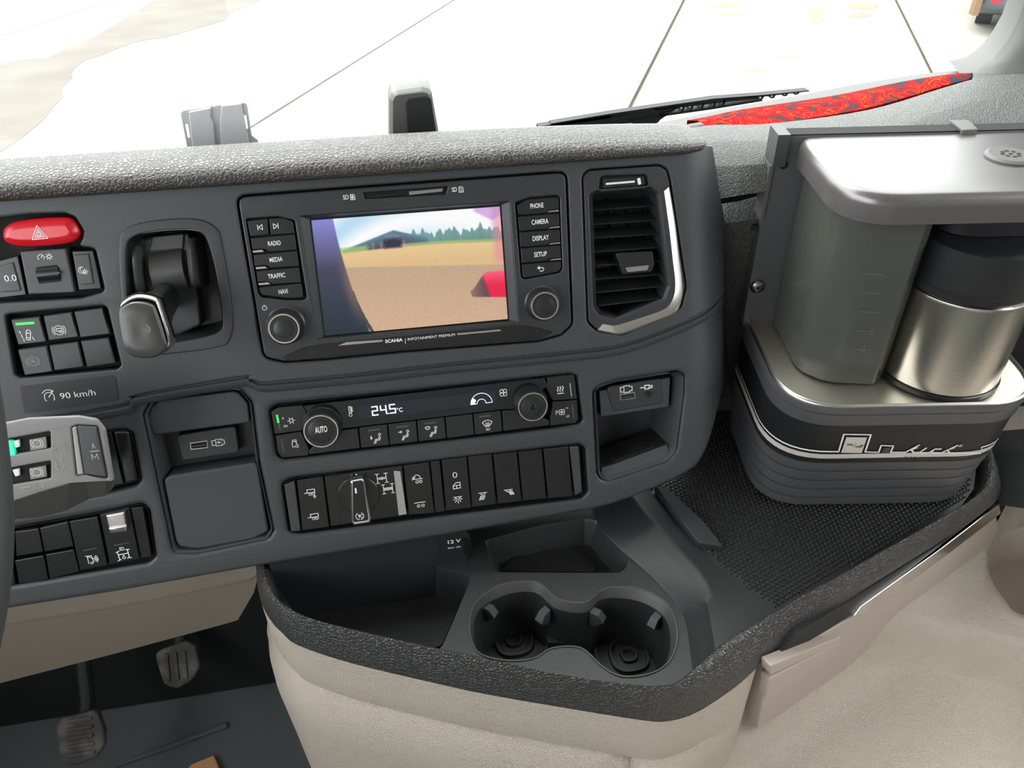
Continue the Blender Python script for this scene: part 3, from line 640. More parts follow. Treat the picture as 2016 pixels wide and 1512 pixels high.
def inside(p, poly):
    c = False; j = len(poly) - 1
    for i in range(len(poly)):
        if (poly[i][1] > p[1]) != (poly[j][1] > p[1]) and p[0] < (poly[j][0] - poly[i][0]) * (p[1] - poly[i][1]) / (poly[j][1] - poly[i][1]) + poly[i][0]: c = not c
        j = i
    return c
def rubber_mat():
    t = thing('rubber_mat', 'black rubber shelf mat of small hexagonal studs under the coffee machine', 'mat', Vector((0.4, 0.5, ZT - 0.012)))
    o = xy(cr(RC_C, 3), ZT - 0.003) + xy([(1545, 1192), (1620, 1149), (1700, 1105), (1855, 1019), (1895, 992), (1918, 960), (1925, 900)], ZT - 0.003) + [(0.57, 0.66), (0.17, 0.66)]
    obj('sheet', flat(o, [], ZT - 0.012, ZT - 0.0045, 0.0), 'rubber', t, smooth=0)
    b = MB(); s = 0.0047; dx = Vector((0.93, 0.36)); dy = Vector((-0.36, 0.93)); org = Vector((0.17, 0.30))
    oi = inset(o, 0.003)
    for j in range(-90, 110):
        for i in range(-40, 130):
            p = org + dx * (s * (i + 0.5 * (j & 1))) + dy * (s * 0.866 * j)
            if not (0.15 < p.x < 0.60 and 0.28 < p.y < 0.66) or not inside(p, oi): continue
            if -0.03 < (p - Vector((0.43, 0.53))).length < 0.07: continue
            q0 = [(p.x + 0.0022 * math.cos(k * 1.0472), p.y + 0.0022 * math.sin(k * 1.0472), ZT - 0.0045) for k in range(6)]
            q1 = [(p.x + 0.0014 * math.cos(k * 1.0472), p.y + 0.0014 * math.sin(k * 1.0472), ZT - 0.003) for k in range(6)]
            b.add(q0 + q1, [(k, (k + 1) % 6, 6 + (k + 1) % 6, 6 + k) for k in range(6)] + [(6, 7, 8, 9, 10, 11)])
    me = pyd(b.v, b.f); obj('studs', me, 'rubber', t, smooth=0, kind='stuff')
rubber_mat()

def lower_right():
    z = 0.505
    t = thing('side_shelf', 'pale beige moulded side shelf below the console on the passenger side', 'shelf', Vector((0.6, 0.3, 0.30)))
    out = [(0.10, 0.32), (0.266, 0.331), (0.42, 0.40), (0.54, 0.455), (0.585, 0.50), (0.60, 0.70), (1.05, 0.70), (1.05, -0.1), (0.10, -0.1)]
    cup = cr(xy([(1955, 1130), (1952, 1090), (1975, 1058), (2020, 1042), (2120, 1045), (2140, 1190), (2020, 1205), (1985, 1180)], z + 0.02), 5, True)
    # shelf surface is a gentle relief: grid with rise and a shallow basin
    basin_px = [(1230, 1560), (1420, 1420), (1560, 1340), (1700, 1268), (1790, 1256), (1900, 1270), (2120, 1330), (2150, 1700), (1250, 1700)]
    bas = xy(basin_px, z)
    nx, ny = 150, 110; vs = []; x0, x1, y0, y1 = 0.12, 1.02, 0.02, 0.66; idx = {}
    def dist(p, poly):
        d = 9
        for i in range(len(poly)):
            a, b = Vector(poly[i - 1]), Vector(poly[i]); ab = b - a; tt = max(0, min(1, (p - a).dot(ab) / ab.dot(ab))); d = min(d, (p - a - ab * tt).length)
        return d if inside(p, poly) else -d
    A = G(1500, 1322, 0.625); B = G(1970, 993, 0.625); dn = (B - A); dn.z = 0; dn.normalize(); nn = Vector((dn.y, -dn.x, 0))
    b = MB()
    for j in range(ny + 1):
        for i in range(nx + 1):
            p = Vector((x0 + (x1 - x0) * i / nx, y0 + (y1 - y0) * j / ny)); d = dist(p, bas)
            s = max(0, min(1, d / 0.016 + 0.3)); s = s * s * (3 - 2 * s); h = z + 0.018 - 0.048 * s
            w = (Vector((p.x, p.y, 0)) - Vector((A.x, A.y, 0))).dot(nn)       # flare up against the console side
            if w < 0.03: h += max(0, 0.03 - w) ** 2 * 18
            h = min(h, z + 0.06)
            if dist(p, cup) > -0.004: h = z - 0.06
            b.v.append(Vector((p.x, p.y, h)))
    for j in range(ny):
        for i in range(nx):
            k = j * (nx + 1) + i; b.f.append((k, k + 1, k + nx + 2, k + nx + 1))
    obj('shelf_skin', b.mesh(False), 'beige', t, smooth=80)
    # moulded cup recess
    c = Vector((sum(p[0] for p in cup) / len(cup), sum(p[1] for p in cup) / len(cup)))
    b = MB(); b.rings([lift(inset(cup, -0.020), z + 0.0175), lift(inset(cup, -0.012), z + 0.0205), lift(inset(cup, -0.004), z + 0.0200), lift(cup, z + 0.014), lift(inset(cup, 0.004), z - 0.030)], False, True)
    obj('cup_recess', b.mesh(False), 'beige_smooth', t, smooth=60)
    # dark passenger seat edge
    rs = []
    for px, rr in (((2130, 842), 0.03), ((2128, 858), 0.090), ((2132, 884), 0.114), ((2138, 925), 0.122), ((2146, 985), 0.118)):
        q = hit(*px, Vector((0.66, 0.45, 0.6)), FW); rs.append([q + RT * (rr * math.cos(a)) + FW * (rr * 0.9 * math.sin(a)) for a in (2 * math.pi * k / 24 for k in range(24))])
    obj('seat_cushion', MB().rings(rs, True, True).mesh(), 'seat_cloth', None, smooth=60, label='edge of a dark cloth seat at the right behind the beige shelf', cat='seat')
lower_right()

def pedals():
    for nm, px, z, lab, tr in (('accelerator_pedal', [(303, 1285), (362, 1262), (385, 1270), (393, 1312), (380, 1338), (348, 1358), (322, 1348), (310, 1312)], 0.16, 'worn ribbed accelerator pedal, the upper one nearer the console', 0),
                               ('brake_pedal', [(108, 1420), (190, 1396), (205, 1440), (205, 1468), (190, 1492), (150, 1508), (120, 1504), (112, 1470)], 0.16, 'dusty brake pedal, the lower one at the left of the footwell', 1)):
        n = Vector((0.0, -0.75, 0.66)).normalized(); c = G(sum(p[0] for p in px) / len(px), sum(p[1] for p in px) / len(px), z); xa = Vector((1, 0, 0)); ya = n.cross(xa)
        t = thing(nm, lab, 'pedal', c - n * 0.03)
        loc = []
        for p in px:
            q = hit(*p, c, n) - c; loc.append((q.dot(xa), q.dot(ya)))
        def put(me):
            for v in me.vertices: v.co = c + xa * v.co.x + ya * v.co.y + n * v.co.z
            return fix(me)
        obj('pad', put(flat(fillet(loc, 0.012, 4), [], -0.012, 0.0, 0.003)), 'pedal_rubber', t)
        x0, x1 = min(q[0] for q in loc), max(q[0] for q in loc); y0, y1 = min(q[1] for q in loc), max(q[1] for q in loc); w = x1 - x0; h = y1 - y0
        if tr:
            for k in range(5):
                y = y0 + h * (0.18 + 0.16 * k); obj('rib', put(flat(fillet([(x0 + w * 0.2, y), (x1 - w * 0.22, y), (x1 - w * 0.22, y + h * 0.07), (x0 + w * 0.2, y + h * 0.07)], 0.002, 2), [], 0, 0.003, 0.001)), 'pedal_rubber', t)
        else:
            for k in range(3):
                x = x0 + w * (0.22 + 0.2 * k); obj('rib', put(flat(fillet([(x, y0 + h * 0.2), (x + w * 0.1, y0 + h * 0.2), (x + w * 0.1, y1 - h * 0.2), (x, y1 - h * 0.2)], 0.002, 2), [], 0, 0.003, 0.001)), 'pedal_rubber', t)
        b = MB(); b.tube([c - n * 0.01, c - n * 0.03 + ya * 0.05, c + ya * 0.28 + Vector((0, 0.06, 0.05))], 0.010, 10); obj('arm', b.mesh(), 'black_matte', t)
pedals()
# ================================================================ COFFEE MACHINE
MA = Vector((0.98642, -0.16423, 0)); MBK = Vector((0.16423, 0.98642, 0)); MO = G(1700, 1001, ZT)
def MW(a, b, z): return Vector((MO.x, MO.y, 0)) + MA * a + MBK * b + Z * z
def rrect(a0, a1, b0, b1, rf, rb=0.006, n=8):
    return fillet([(a0, b0), (a1, b0), (a1, b1), (a0, b1)], [rf, rf, rb, rb], n)
def mrings(name, rs, mt, parent, cap0=True, cap1=True, **k):
    b = MB(); b.rings([[MW(x, y, z) for x, y in o] for o, z in rs], cap0, cap1); return obj(name, b.mesh(), mt, parent, **k)
def mflat(name, o, mt, parent, z0, z1, bev=0.001, holes=(), **k):
    me = flat(o, holes, z0, z1, bev)
    for v in me.vertices: v.co = MW(*v.co)
    return obj(name, fix(me), mt, parent, **k)
FZ0, FZ1, FB0, FB1 = ZT, 0.80, 0.0, -0.017       # sloping front of the base
def fb(z): return FB0 + (FB1 - FB0) * (z - FZ0) / (FZ1 - FZ0)
def MF(px, py, o=0.0):
    """pixel -> (a, z) on the sloping front of the base"""
    p = MW(0, fb(0.7), 0.7); q = MW(0, fb(0.75), 0.75); n = MA.cross(q - p).normalized(); n = n if n.dot(FW) < 0 else -n
    h = hit(px, py, p + n * o, n) - Vector((MO.x, MO.y, 0)); return h.dot(MA), h.z
def coffee_machine():
    t = thing('coffee_machine', 'black and silver cab coffee machine standing on the rubber mat', 'coffee machine', MW(0, 0.05, ZT))
    A0, A1, BB, R = -0.103, 0.110, 0.128, 0.052
    zf = lambda y: MF(1700, y)[1]
    def ring(z, d=0.0): return rrect(A0 + d, A1 - d, fb(z) + d, BB, R - d, 0.006, 10)
    # ribbed lower casing: each rib its own moulding step
    ys = [1001, 985, 967, 948, 929, 911]
    for k, (y0, y1) in enumerate(zip(ys, ys[1:])):
        z0, z1 = zf(y0) , zf(y1); ins = 0.0022 * (4 - k) * 0.5
        rs = [(ring(z0, ins + 0.0045), z0), (ring(z0, ins + 0.0012), z0 + 0.0006), (ring(z0, ins), z0 + 0.002), (ring(z1, ins), z1 - 0.0004), (ring(z1, ins + 0.004), z1)]
        mrings('casing_rib', rs, 'machine', t, smooth=50)
    z0, z1, z2, z3 = zf(911), zf(838), zf(815), 0.80
    band = mrings('control_band', [(ring(z0, 0.0015), z0), (ring(z0, 0.0), z0 + 0.001), (ring(z1, 0.0), z1)], 'machine_black', t, smooth=50)
    mrings('upper_casing', [(ring(z1, 0.0), z1), (ring(z1, -0.0012), z1 + 0.001), (ring(z2, -0.0012), z2 - 0.001), (ring(z2, 0.0004), z2), (ring(z2, -0.0022), z2 + 0.001), (ring(z3, -0.0022), z3 - 0.004), (ring(z3, -0.001), z3 - 0.001), (ring(z3, 0.001), z3), (ring(z3, 0.002), z3 - 0.003)], 'machine', t, smooth=50)
    mflat('hot_plate_tray', ring(0.80, 0.0015), 'steel_tray', t, 0.792, 0.7985, 0.0005)
    mrings('edge_trim', [(ring(z3, -0.0016), z3 - 0.0016), (ring(z3, -0.0012), z3 - 0.0002), (ring(z3, 0.0004), z3 + 0.0005), (ring(z3, 0.0016), z3 - 0.0006)], 'satin', t, False, False, smooth=60)
    # silver lines running round the band
    def line(y0, y1, s=0.0006, a_from=None, a_to=None):
        za, zb = zf(y0), zf(y1); o0 = ring(za, -s); o1 = ring(zb, -s)
        n = len(o0); keep = list(range(0, n))
        b = MB(); r0 = [MW(x, y, za) for x, y in o0]; r1 = [MW(x, y, zb) for x, y in o1]
        # outline starts at front-left corner: open at the back
        order = [n - 1] + list(range(0, 22))
        b.rings([[r0[i] for i in order], [r1[i] for i in order]], closed=False); return b.mesh(False)
    obj('silver_stripe', line(900.8, 892.5), 'silver_paint', band, smooth=60)
    def put(b, o=0.0009): return pyd([MW(v.x, fb(v.y) - o, v.y) for v in b.v], b.f)
    def P(x, y): return MF(x, y)
    zp = lambda x, y: P(1630 + x / 4.233, 840 + y / 4.233)
    def poly(nm, pts, mt, o, **k):
        b = MB(); b.add([(*zp(*p), 0) for p in pts], [tuple(range(len(pts)))]); return obj(nm, put(b, o), mt, band, smooth=0, **k)
    obj('on_off_outline', put(ribbon([[zp(*p) for p in ((78, 204), (86, 203), (130, 58), (355, 62), (307, 205), (420, 208), (440, 152), (542, 155), (520, 209), (600, 208))]], 0.0014)), 'print', band, smooth=0)
    # thin line round the left corner and along the right
    zl = zp(0, 204)[1]; o = ring(zl, -0.0008); n = len(o); aL = zp(82, 204)[0]; aR = zp(1260, 215)[0]
    L = [(x, y) for x, y in [o[-1]] + o[0:11] if x < aL - 0.002] + [(aL, fb(zl) - 0.0008)]; Rr = [(aR, fb(zl) - 0.0008)] + [(x, y) for x, y in o[11:22] if x > aR]
    for q in (L, Rr):
        b = MB(); b.rings([[MW(x, y, zl - 0.0007) for x, y in q], [MW(x, y, zl + 0.0007) for x, y in q]], closed=False); obj('thin_stripe', b.mesh(False), 'print', band, smooth=60)
    poly('on_off_button', ((105, 210), (150, 80), (322, 82), (277, 212)), 'silver_paint', 0.0012, label='silver on off button')
    poly('indicator_lamp', ((445, 211), (460, 168), (518, 168), (502, 211)), 'button_grey', 0.0012)
    def mtext(s, p0, p1, h, mt, o, shear=0.3, bold=0.01):
        me, x0, x1, y0, y1 = text_mesh(s, bold, shear); a = zp(*p0); c = zp(*p1); sc = h * 0.00062
        for v in me.vertices:
            k = (v.co.x - x0) / (x1 - x0); z = a[1] + (c[1] - a[1]) * k + v.co.y / 0.73 * sc; v.co = MW(a[0] + (c[0] - a[0]) * k, fb(z) - o, z)
        return obj('lettering', me, mt, band, smooth=0)
    mtext('on', (150, 146), (198, 150), 5.5, 'black', 0.0016, 0.2); mtext('/', (198, 160), (222, 160), 8, 'black', 0.0016, 0.3); mtext('off', (221, 164), (285, 166), 6, 'black', 0.0016, 0.2)
    mtext('e l e c t r o n i c', (622, 253), (1020, 258), 5.2, 'black', 0.0014, 0.35, 0.0)
    # script lettering drawn as pen strokes
    k = [[zp(*p) for p in q] for q in (((596, 208), (640, 208), (755, 148)), ((690, 188), (738, 168)), ((690, 188), (712, 210), (762, 208), (815, 172)), ((770, 212), (838, 210), (890, 180), (938, 180)), ((868, 196), (862, 211), (942, 212), (1075, 150)), ((990, 188), (1048, 170)), ((990, 188), (1012, 214), (1265, 215)))]
    obj('script_logo', put(ribbon(k, 0.0015), 0.0010), 'print', band, smooth=0)
    c = zp(1101, 153); b = MB(); b.add([(c[0] + 0.0018 * math.cos(q * 0.524), c[1] + 0.0018 * math.sin(q * 0.524), 0) for q in range(12)], [tuple(range(12))]); obj('trade_dot', put(b, 0.001), 'print_dim', band, smooth=0)
    # back plate with left flange, clips, screw
    mp = mflat('back_plate', fillet([(-0.1085, 0.112), (A1, 0.112), (A1, 0.128), (-0.1085, 0.128)], 0.001, 2), 'machine', t, 0.795, 0.9765, 0.0008)
    def bp(px, py, o=0.0):
        h = hit(px, py, MW(0, 0.112 - o, 0), -MBK) - Vector((MO.x, MO.y, 0)); return h.dot(MA), h.z
    def bdisc(name, c, r, o, mt, dome=0.0):
        a, z = bp(*c); b = MB(); n = 20
        b.rings([[MW(a + rr * math.cos(2 * math.pi * q / n), 0.112 - oo, z + rr * math.sin(2 * math.pi * q / n)) for q in range(n)] for rr, oo in ((r, -0.001), (r, o * 0.4), (r * 0.75, o * 0.85), (r * 0.35, o))], False, True); return obj(name, b.mesh(), mt, mp, smooth=50)
    bdisc('mounting_hole', (1543, 325), 0.0036, 0.0004, 'void')
    s = bdisc('screw', (1491, 563), 0.0068, 0.004, 'steel_dark'); bdisc('hex_socket', (1490, 563), 0.0024, 0.0046, 'void')
    def mbox(nm, a0, a1, b0, b1, z0, z1, mt): return obj(nm, MB().box(MW((a0 + a1) / 2, (b0 + b1) / 2, (z0 + z1) / 2), MA, MBK, Z, (a1 - a0) / 2, (b1 - b0) / 2, (z1 - z0) / 2).mesh(), mt, mp, smooth=0)
    mbox('corner_clip', -0.1095, -0.0995, 0.107, 0.131, 0.953, 0.9795, 'button_grey')
    mbox('side_clip', -0.1105, -0.1075, 0.110, 0.130, 0.905, 0.9525, 'vent_grey')
    mbox('dark_groove_strip', -0.099, 0.109, 0.1128, 0.1275, 0.9766, 0.9776, 'void')  # last one: black strip added for the dark groove, covering the bright plate top
    # lid
    la0, la1, lb0 = -0.090, 0.106, -0.004
    def lr(d=0.0): return rrect(la0 + d, la1 - d, lb0 + d, 0.113, 0.042 - d, 0.004, 12)
    lid = mrings('lid', [(lr(0.004), 0.953), (lr(0.0), 0.953), (lr(0.0), 0.966), (lr(0.0008), 0.970), (lr(0.0028), 0.9735), (lr(0.006), 0.975), (lr(0.02), 0.9755)], 'lid_metal', t, smooth=70, label='satin metal lid')
    g = MW(0, 0, 0.9755)
    gp = G(1988, 308, 0.9765) - Vector((MO.x, MO.y, 0)); ga, gb = gp.dot(MA), gp.dot(MBK)
    n = 28; gr = mrings('vent_grille', [([(ga + r * math.cos(2 * math.pi * q / n), gb + r * math.sin(2 * math.pi * q / n)) for q in range(n)], z) for r, z in ((0.0175, 0.975), (0.0175, 0.977), (0.015, 0.9785))], 'vent_grey', lid, smooth=30)
    for x, y in [(0, 0), (-0.006, 0), (0.006, 0), (0, 0.006), (0, -0.006), (-0.004, 0.004), (0.004, 0.004), (-0.004, -0.004), (0.004, -0.004)]:
        mrings('grille_hole', [([(ga + x + 0.0016 * math.cos(q * 0.785), gb + y + 0.0016 * math.sin(q * 0.785)) for q in range(8)], z) for z in (0.9784, 0.97875)], 'void', gr, smooth=0)
    tp = [G(*p, 0.9795) - Vector((MO.x, MO.y, 0)) for p in ((1870, 236), (1908, 236), (1926, 254), (1896, 256))]
    mflat('lid_tab', fillet([(p.dot(MA), p.dot(MBK)) for p in tp], 0.001, 2), 'vent_grey', lid, 0.974, 0.9795, 0.0006)
    # tank
    ta = [(-0.082, 0.109), (-0.082, 0.03), (-0.062, 0.012), (-0.024, 0.008), (-0.012, 0.020), (-0.012, 0.109)]
    o = fillet(ta, [0.003, 0.03, 0.03, 0.006, 0.006, 0.003], 8); oi = inset(o, 0.0025); off = lambda o_, da, db: [(x + da, y + db) for x, y in o_]
    b = MB(); b.rings([[MW(x, y, z) for x, y in oo] for oo, z in ((inset(o, 0.003), 0.799), (o, 0.802), (o, 0.953))], True, False)
    tk = obj('water_tank', b.mesh(), 'tank', t, smooth=50, label='smoked translucent water tank')
    def tf(px, py):
        h = hit(px, py, MW(0, 0.0085, 0), -MBK) - Vector((MO.x, MO.y, 0)); return h.dot(MA), h.z
    for s_, p in (('2', (1692, 690)), ('3', (1707, 656))):
        me, x0, x1, y0, y1 = text_mesh(s_); a, z = tf(*p)
        for v in me.vertices: v.co = MW(a + v.co.x * 0.008, 0.0068, z + v.co.y * 0.008)
        obj('scale_mark', me, 'print_faint', tk, smooth=0)
    th = [[tf(1678 + x * 0.16, 685 - x) , tf(1714 + x * 0.16, 687 - x)] for x in (0, 37, 74, 111, 148)]
    b = ribbon(th, 0.0006); obj('scale_lines', pyd([MW(v.x, 0.0068, v.y) for v in b.v], b.f), 'print_faint', tk, smooth=0)
    # brew head above the jug (dark block hanging under the lid)
    mrings('brew_head', [(rrect(0.0, 0.098, 0.020, 0.112, 0.03, 0.002), z) for z in (0.930, 0.953)], 'machine_black', t, smooth=40)
    # jug
    tc_ = (0.0375, 0.034)
    j = thing('thermos_jug', 'brushed steel thermos jug with black top standing in the coffee machine', 'jug', MW(tc_[0], tc_[1], 0.799))
    def turned(nm, prof, mt, cap0=False, cap1=False, n=56, **k): return mrings(nm, [([(tc_[0] + r * math.cos(2 * math.pi * q / n), tc_[1] + r * math.sin(2 * math.pi * q / n)) for q in range(n)], z) for r, z in prof], mt, j, cap0, cap1, **k)
    turned('base_ring', [(0.049, 0.7988), (0.0505, 0.800), (0.0505, 0.8035), (0.0495, 0.8045)], 'black', True, smooth=40)
    turned('body', [(0.0488, 0.8045), (0.0492, 0.8055), (0.0492, 0.884), (0.0486, 0.8865), (0.047, 0.8875)], 'steel', False, True, smooth=40)
    tp = turned('jug_top', [(0.0465, 0.8875), (0.0475, 0.890), (0.0475, 0.928), (0.044, 0.9295)], 'machine_black', False, True, smooth=40)
    n = 20; b = MB(); a0, a1 = math.radians(195), math.radians(270)
    ring_ = lambda r, z: [MW(tc_[0] + r * math.cos(a0 + (a1 - a0) * q / n), tc_[1] + r * math.sin(a0 + (a1 - a0) * q / n), z) for q in range(n + 1)]
    b.rings([ring_(0.0476, 0.8885), ring_(0.0482, 0.889), ring_(0.0482, 0.8945), ring_(0.0476, 0.895)], closed=False); obj('pour_slot', b.mesh(False), 'void', tp, smooth=40)
coffee_machine()
# ================================================================ CONTROLS IN THE DASHBOARD
def at(x, y, w=0.0): u, v = D(x, y, w); return DW(u, v, w)
def key(parent, px, w1, mt='button', name='button', w0=-0.010, r=0.0008, bev=0.0007, **k): return dpx(name, px, mt, parent, w0, w1, r, bev, n=3, **k)
def bar(parent, p0, p1, wpx, w, mt, name): # small printed/lit bar
    b = ribbon([[D(*p0, w), D(*p1, w)]], wpx * px_m(*p0)); me = flat(ccw([(v.x, v.y) for v in b.v]), [], w - 0.0002, w + 0.0004, 0.0)
    return obj(name, to_dash(me), mt, parent, smooth=0)

# ---- infotainment unit
SC = [(613, 434), (983.7, 406.5), (999.6, 628), (641, 661)]
def picture():
    w = -0.0045; TL, TR, BR, BL = [Vector(D(*p, w)) for p in SC]; nx, ny = 236, 150; vs = []; fs = []; cols = []
    rnd = random.Random(3); tre = [0.175 + 0.03 * math.sin(i * 0.55) * rnd.random() + 0.025 * rnd.random() for i in range(60)]
    def mix(a, b, t): t = max(0, min(1, t)); return tuple(x + (y - x) * t for x, y in zip(a, b))
    def sm(x): x = max(0, min(1, x)); return x * x * (3 - 2 * x)
    def tree(s): return 0.165 + 0.028 * math.sin(s * 23) * math.sin(s * 61 + 1) + 0.016 * math.sin(s * 140) + 0.010 * math.sin(s * 260)
    def pic(s, t):
        g = rnd.random(); cl = 0.5 + 0.5 * math.sin(s * 11 + t * 17 + 2 * math.sin(s * 5))
        c = mix(mix((188, 224, 245), (255, 255, 255), cl), (255, 255, 255), (s - 0.45) * 2.5)
        hz = 0.305 - 0.03 * math.sin(s * 3.0)
        tl = tree(s)
        if s > 0.45: c = mix(c, mix((120, 165, 175), (112, 150, 128), (t - tl) / 0.12 + 0.3 * (g - 0.5)), sm((t - tl) * 60))
        rf = 0.255 - (s - 0.16) * 0.50 if s < 0.42 else 0.125 + (s - 0.42) * 0.5
        if 0.14 < s < 0.60: c = mix(c, mix((95, 145, 160), (85, 85, 98), (t - rf) * 11), sm((t - rf) * 70))
        if 0.26 < s < 0.50 and t > 0.22 and math.sin(s * 150) > 0.6: c = mix(c, (190, 180, 175), 0.35)
        c = mix(c, (170, 205, 120), sm((t - 0.235) * 40) * sm((0.30 - s) * 20) * 0.8)
        c = mix(c, (178, 196, 120), sm((t - hz + 0.03) * 60) * sm((s - 0.44) * 30) * 0.8)
        edge = 0.415 + 0.10 * max(0, s - 0.2)
        gr = mix(mix((236, 204, 150), (226, 190, 140), (t - hz) * 7), mix((196, 168, 140), (214, 176, 146), (t - edge) * 1.7), sm((t - edge) * 60))
        gr = mix(gr, (255, 240, 215), (g - 0.65) * 0.55 * t) if g > 0.65 else mix(gr, (130, 105, 90), (0.3 - g) * 0.55 * t) if g < 0.3 else gr
        c = mix(c, gr, sm((t - hz) * 60 + 0.3))
        k = ((s - 0.41) / 0.046) ** 4 + ((t - 0.222) / 0.056) ** 4
        if k < 1: c = mix((118, 135, 158), (48, 54, 76), sm((t - 0.18) * 25)); c = mix(c, (130, 70, 80), 0.8 if 0.205 < t < 0.225 and 0.026 < abs(s - 0.41) < 0.040 else 0)
        if abs(s - 0.41) < 0.05 and 0.278 <= t < 0.29: c = mix(c, (90, 80, 70), 0.5)
        b0 = 0.112 + 0.05 * t + 0.075 * t * t
        bd = mix(mix((140, 140, 215), (78, 76, 104), t * 2.4), (34, 46, 60), t * 1.5 - 0.45); bd = mix(bd, (140, 108, 98), sm((s / b0 - 0.62) * 2.6) * sm(1 - abs(t - 0.6) * 2.2) * 0.8)
        m0 = 0.155 + 0.085 * ((t - 0.6) / 0.4) ** 1.4 if t > 0.6 else 9
        if t > 0.62 and abs(s - m0 - 0.012) < 0.005 + 0.005 * t: c = (78, 68, 66)
        elif t > 0.66 and b0 - 0.025 < s < m0: c = mix((238, 210, 178), (120, 90, 88), (m0 - s) * 20)
        c = mix(c, bd, sm((b0 - s) * 120 + 0.5))
        c = mix(c, (232, 140, 160), 0.60 * sm((s - 0.93) * 22) * sm((0.52 - t) * 12))
        c = mix(c, (190, 140, 215), 0.65 * sm((0.13 - abs(s - 0.955) * 0.9 - t) * 30) * sm((s - 0.84) * 30))
        a = (s - 0.795) / 0.205
        if a > 0:
            top = 0.715 - 0.165 * sm(a * 1.8) ; bot = 0.70 + 0.075 * sm(a * 9) + 0.03 * a
            red = mix(mix((158, 122, 100), (104, 76, 82), a * 2.2), mix((255, 96, 130), (236, 34, 76), (t - 0.56) * 8), sm((a - 0.36 - (t - 0.60) * 0.9) * 9))  # red reflection painted into the screen picture
            c = mix(c, red, sm((t - top) * 70) * sm((bot - t) * 70))
        return c
    for j in range(ny + 1):
        for i in range(nx + 1):
            s, t = i / nx, j / ny; p = TL * (1 - s) * (1 - t) + TR * s * (1 - t) + BR * s * t + BL * (1 - s) * t; vs.append(DW(p.x, p.y, w)); cols.append(pic(s, t))
    for j in range(ny):
        for i in range(nx): k = j * (nx + 1) + i; fs.append((k, k + nx + 1, k + nx + 2, k + 1))
    me = pyd(vs, fs); at_ = me.color_attributes.new('picture', 'FLOAT_COLOR', 'POINT')
    lin = lambda c: (c / 255 / 12.92) if c < 10 else ((c / 255 + 0.055) / 1.055) ** 2.4
    for i, c in enumerate(cols): at_.data[i].color = (lin(c[0]), lin(c[1]), lin(c[2]), 1)
    return me
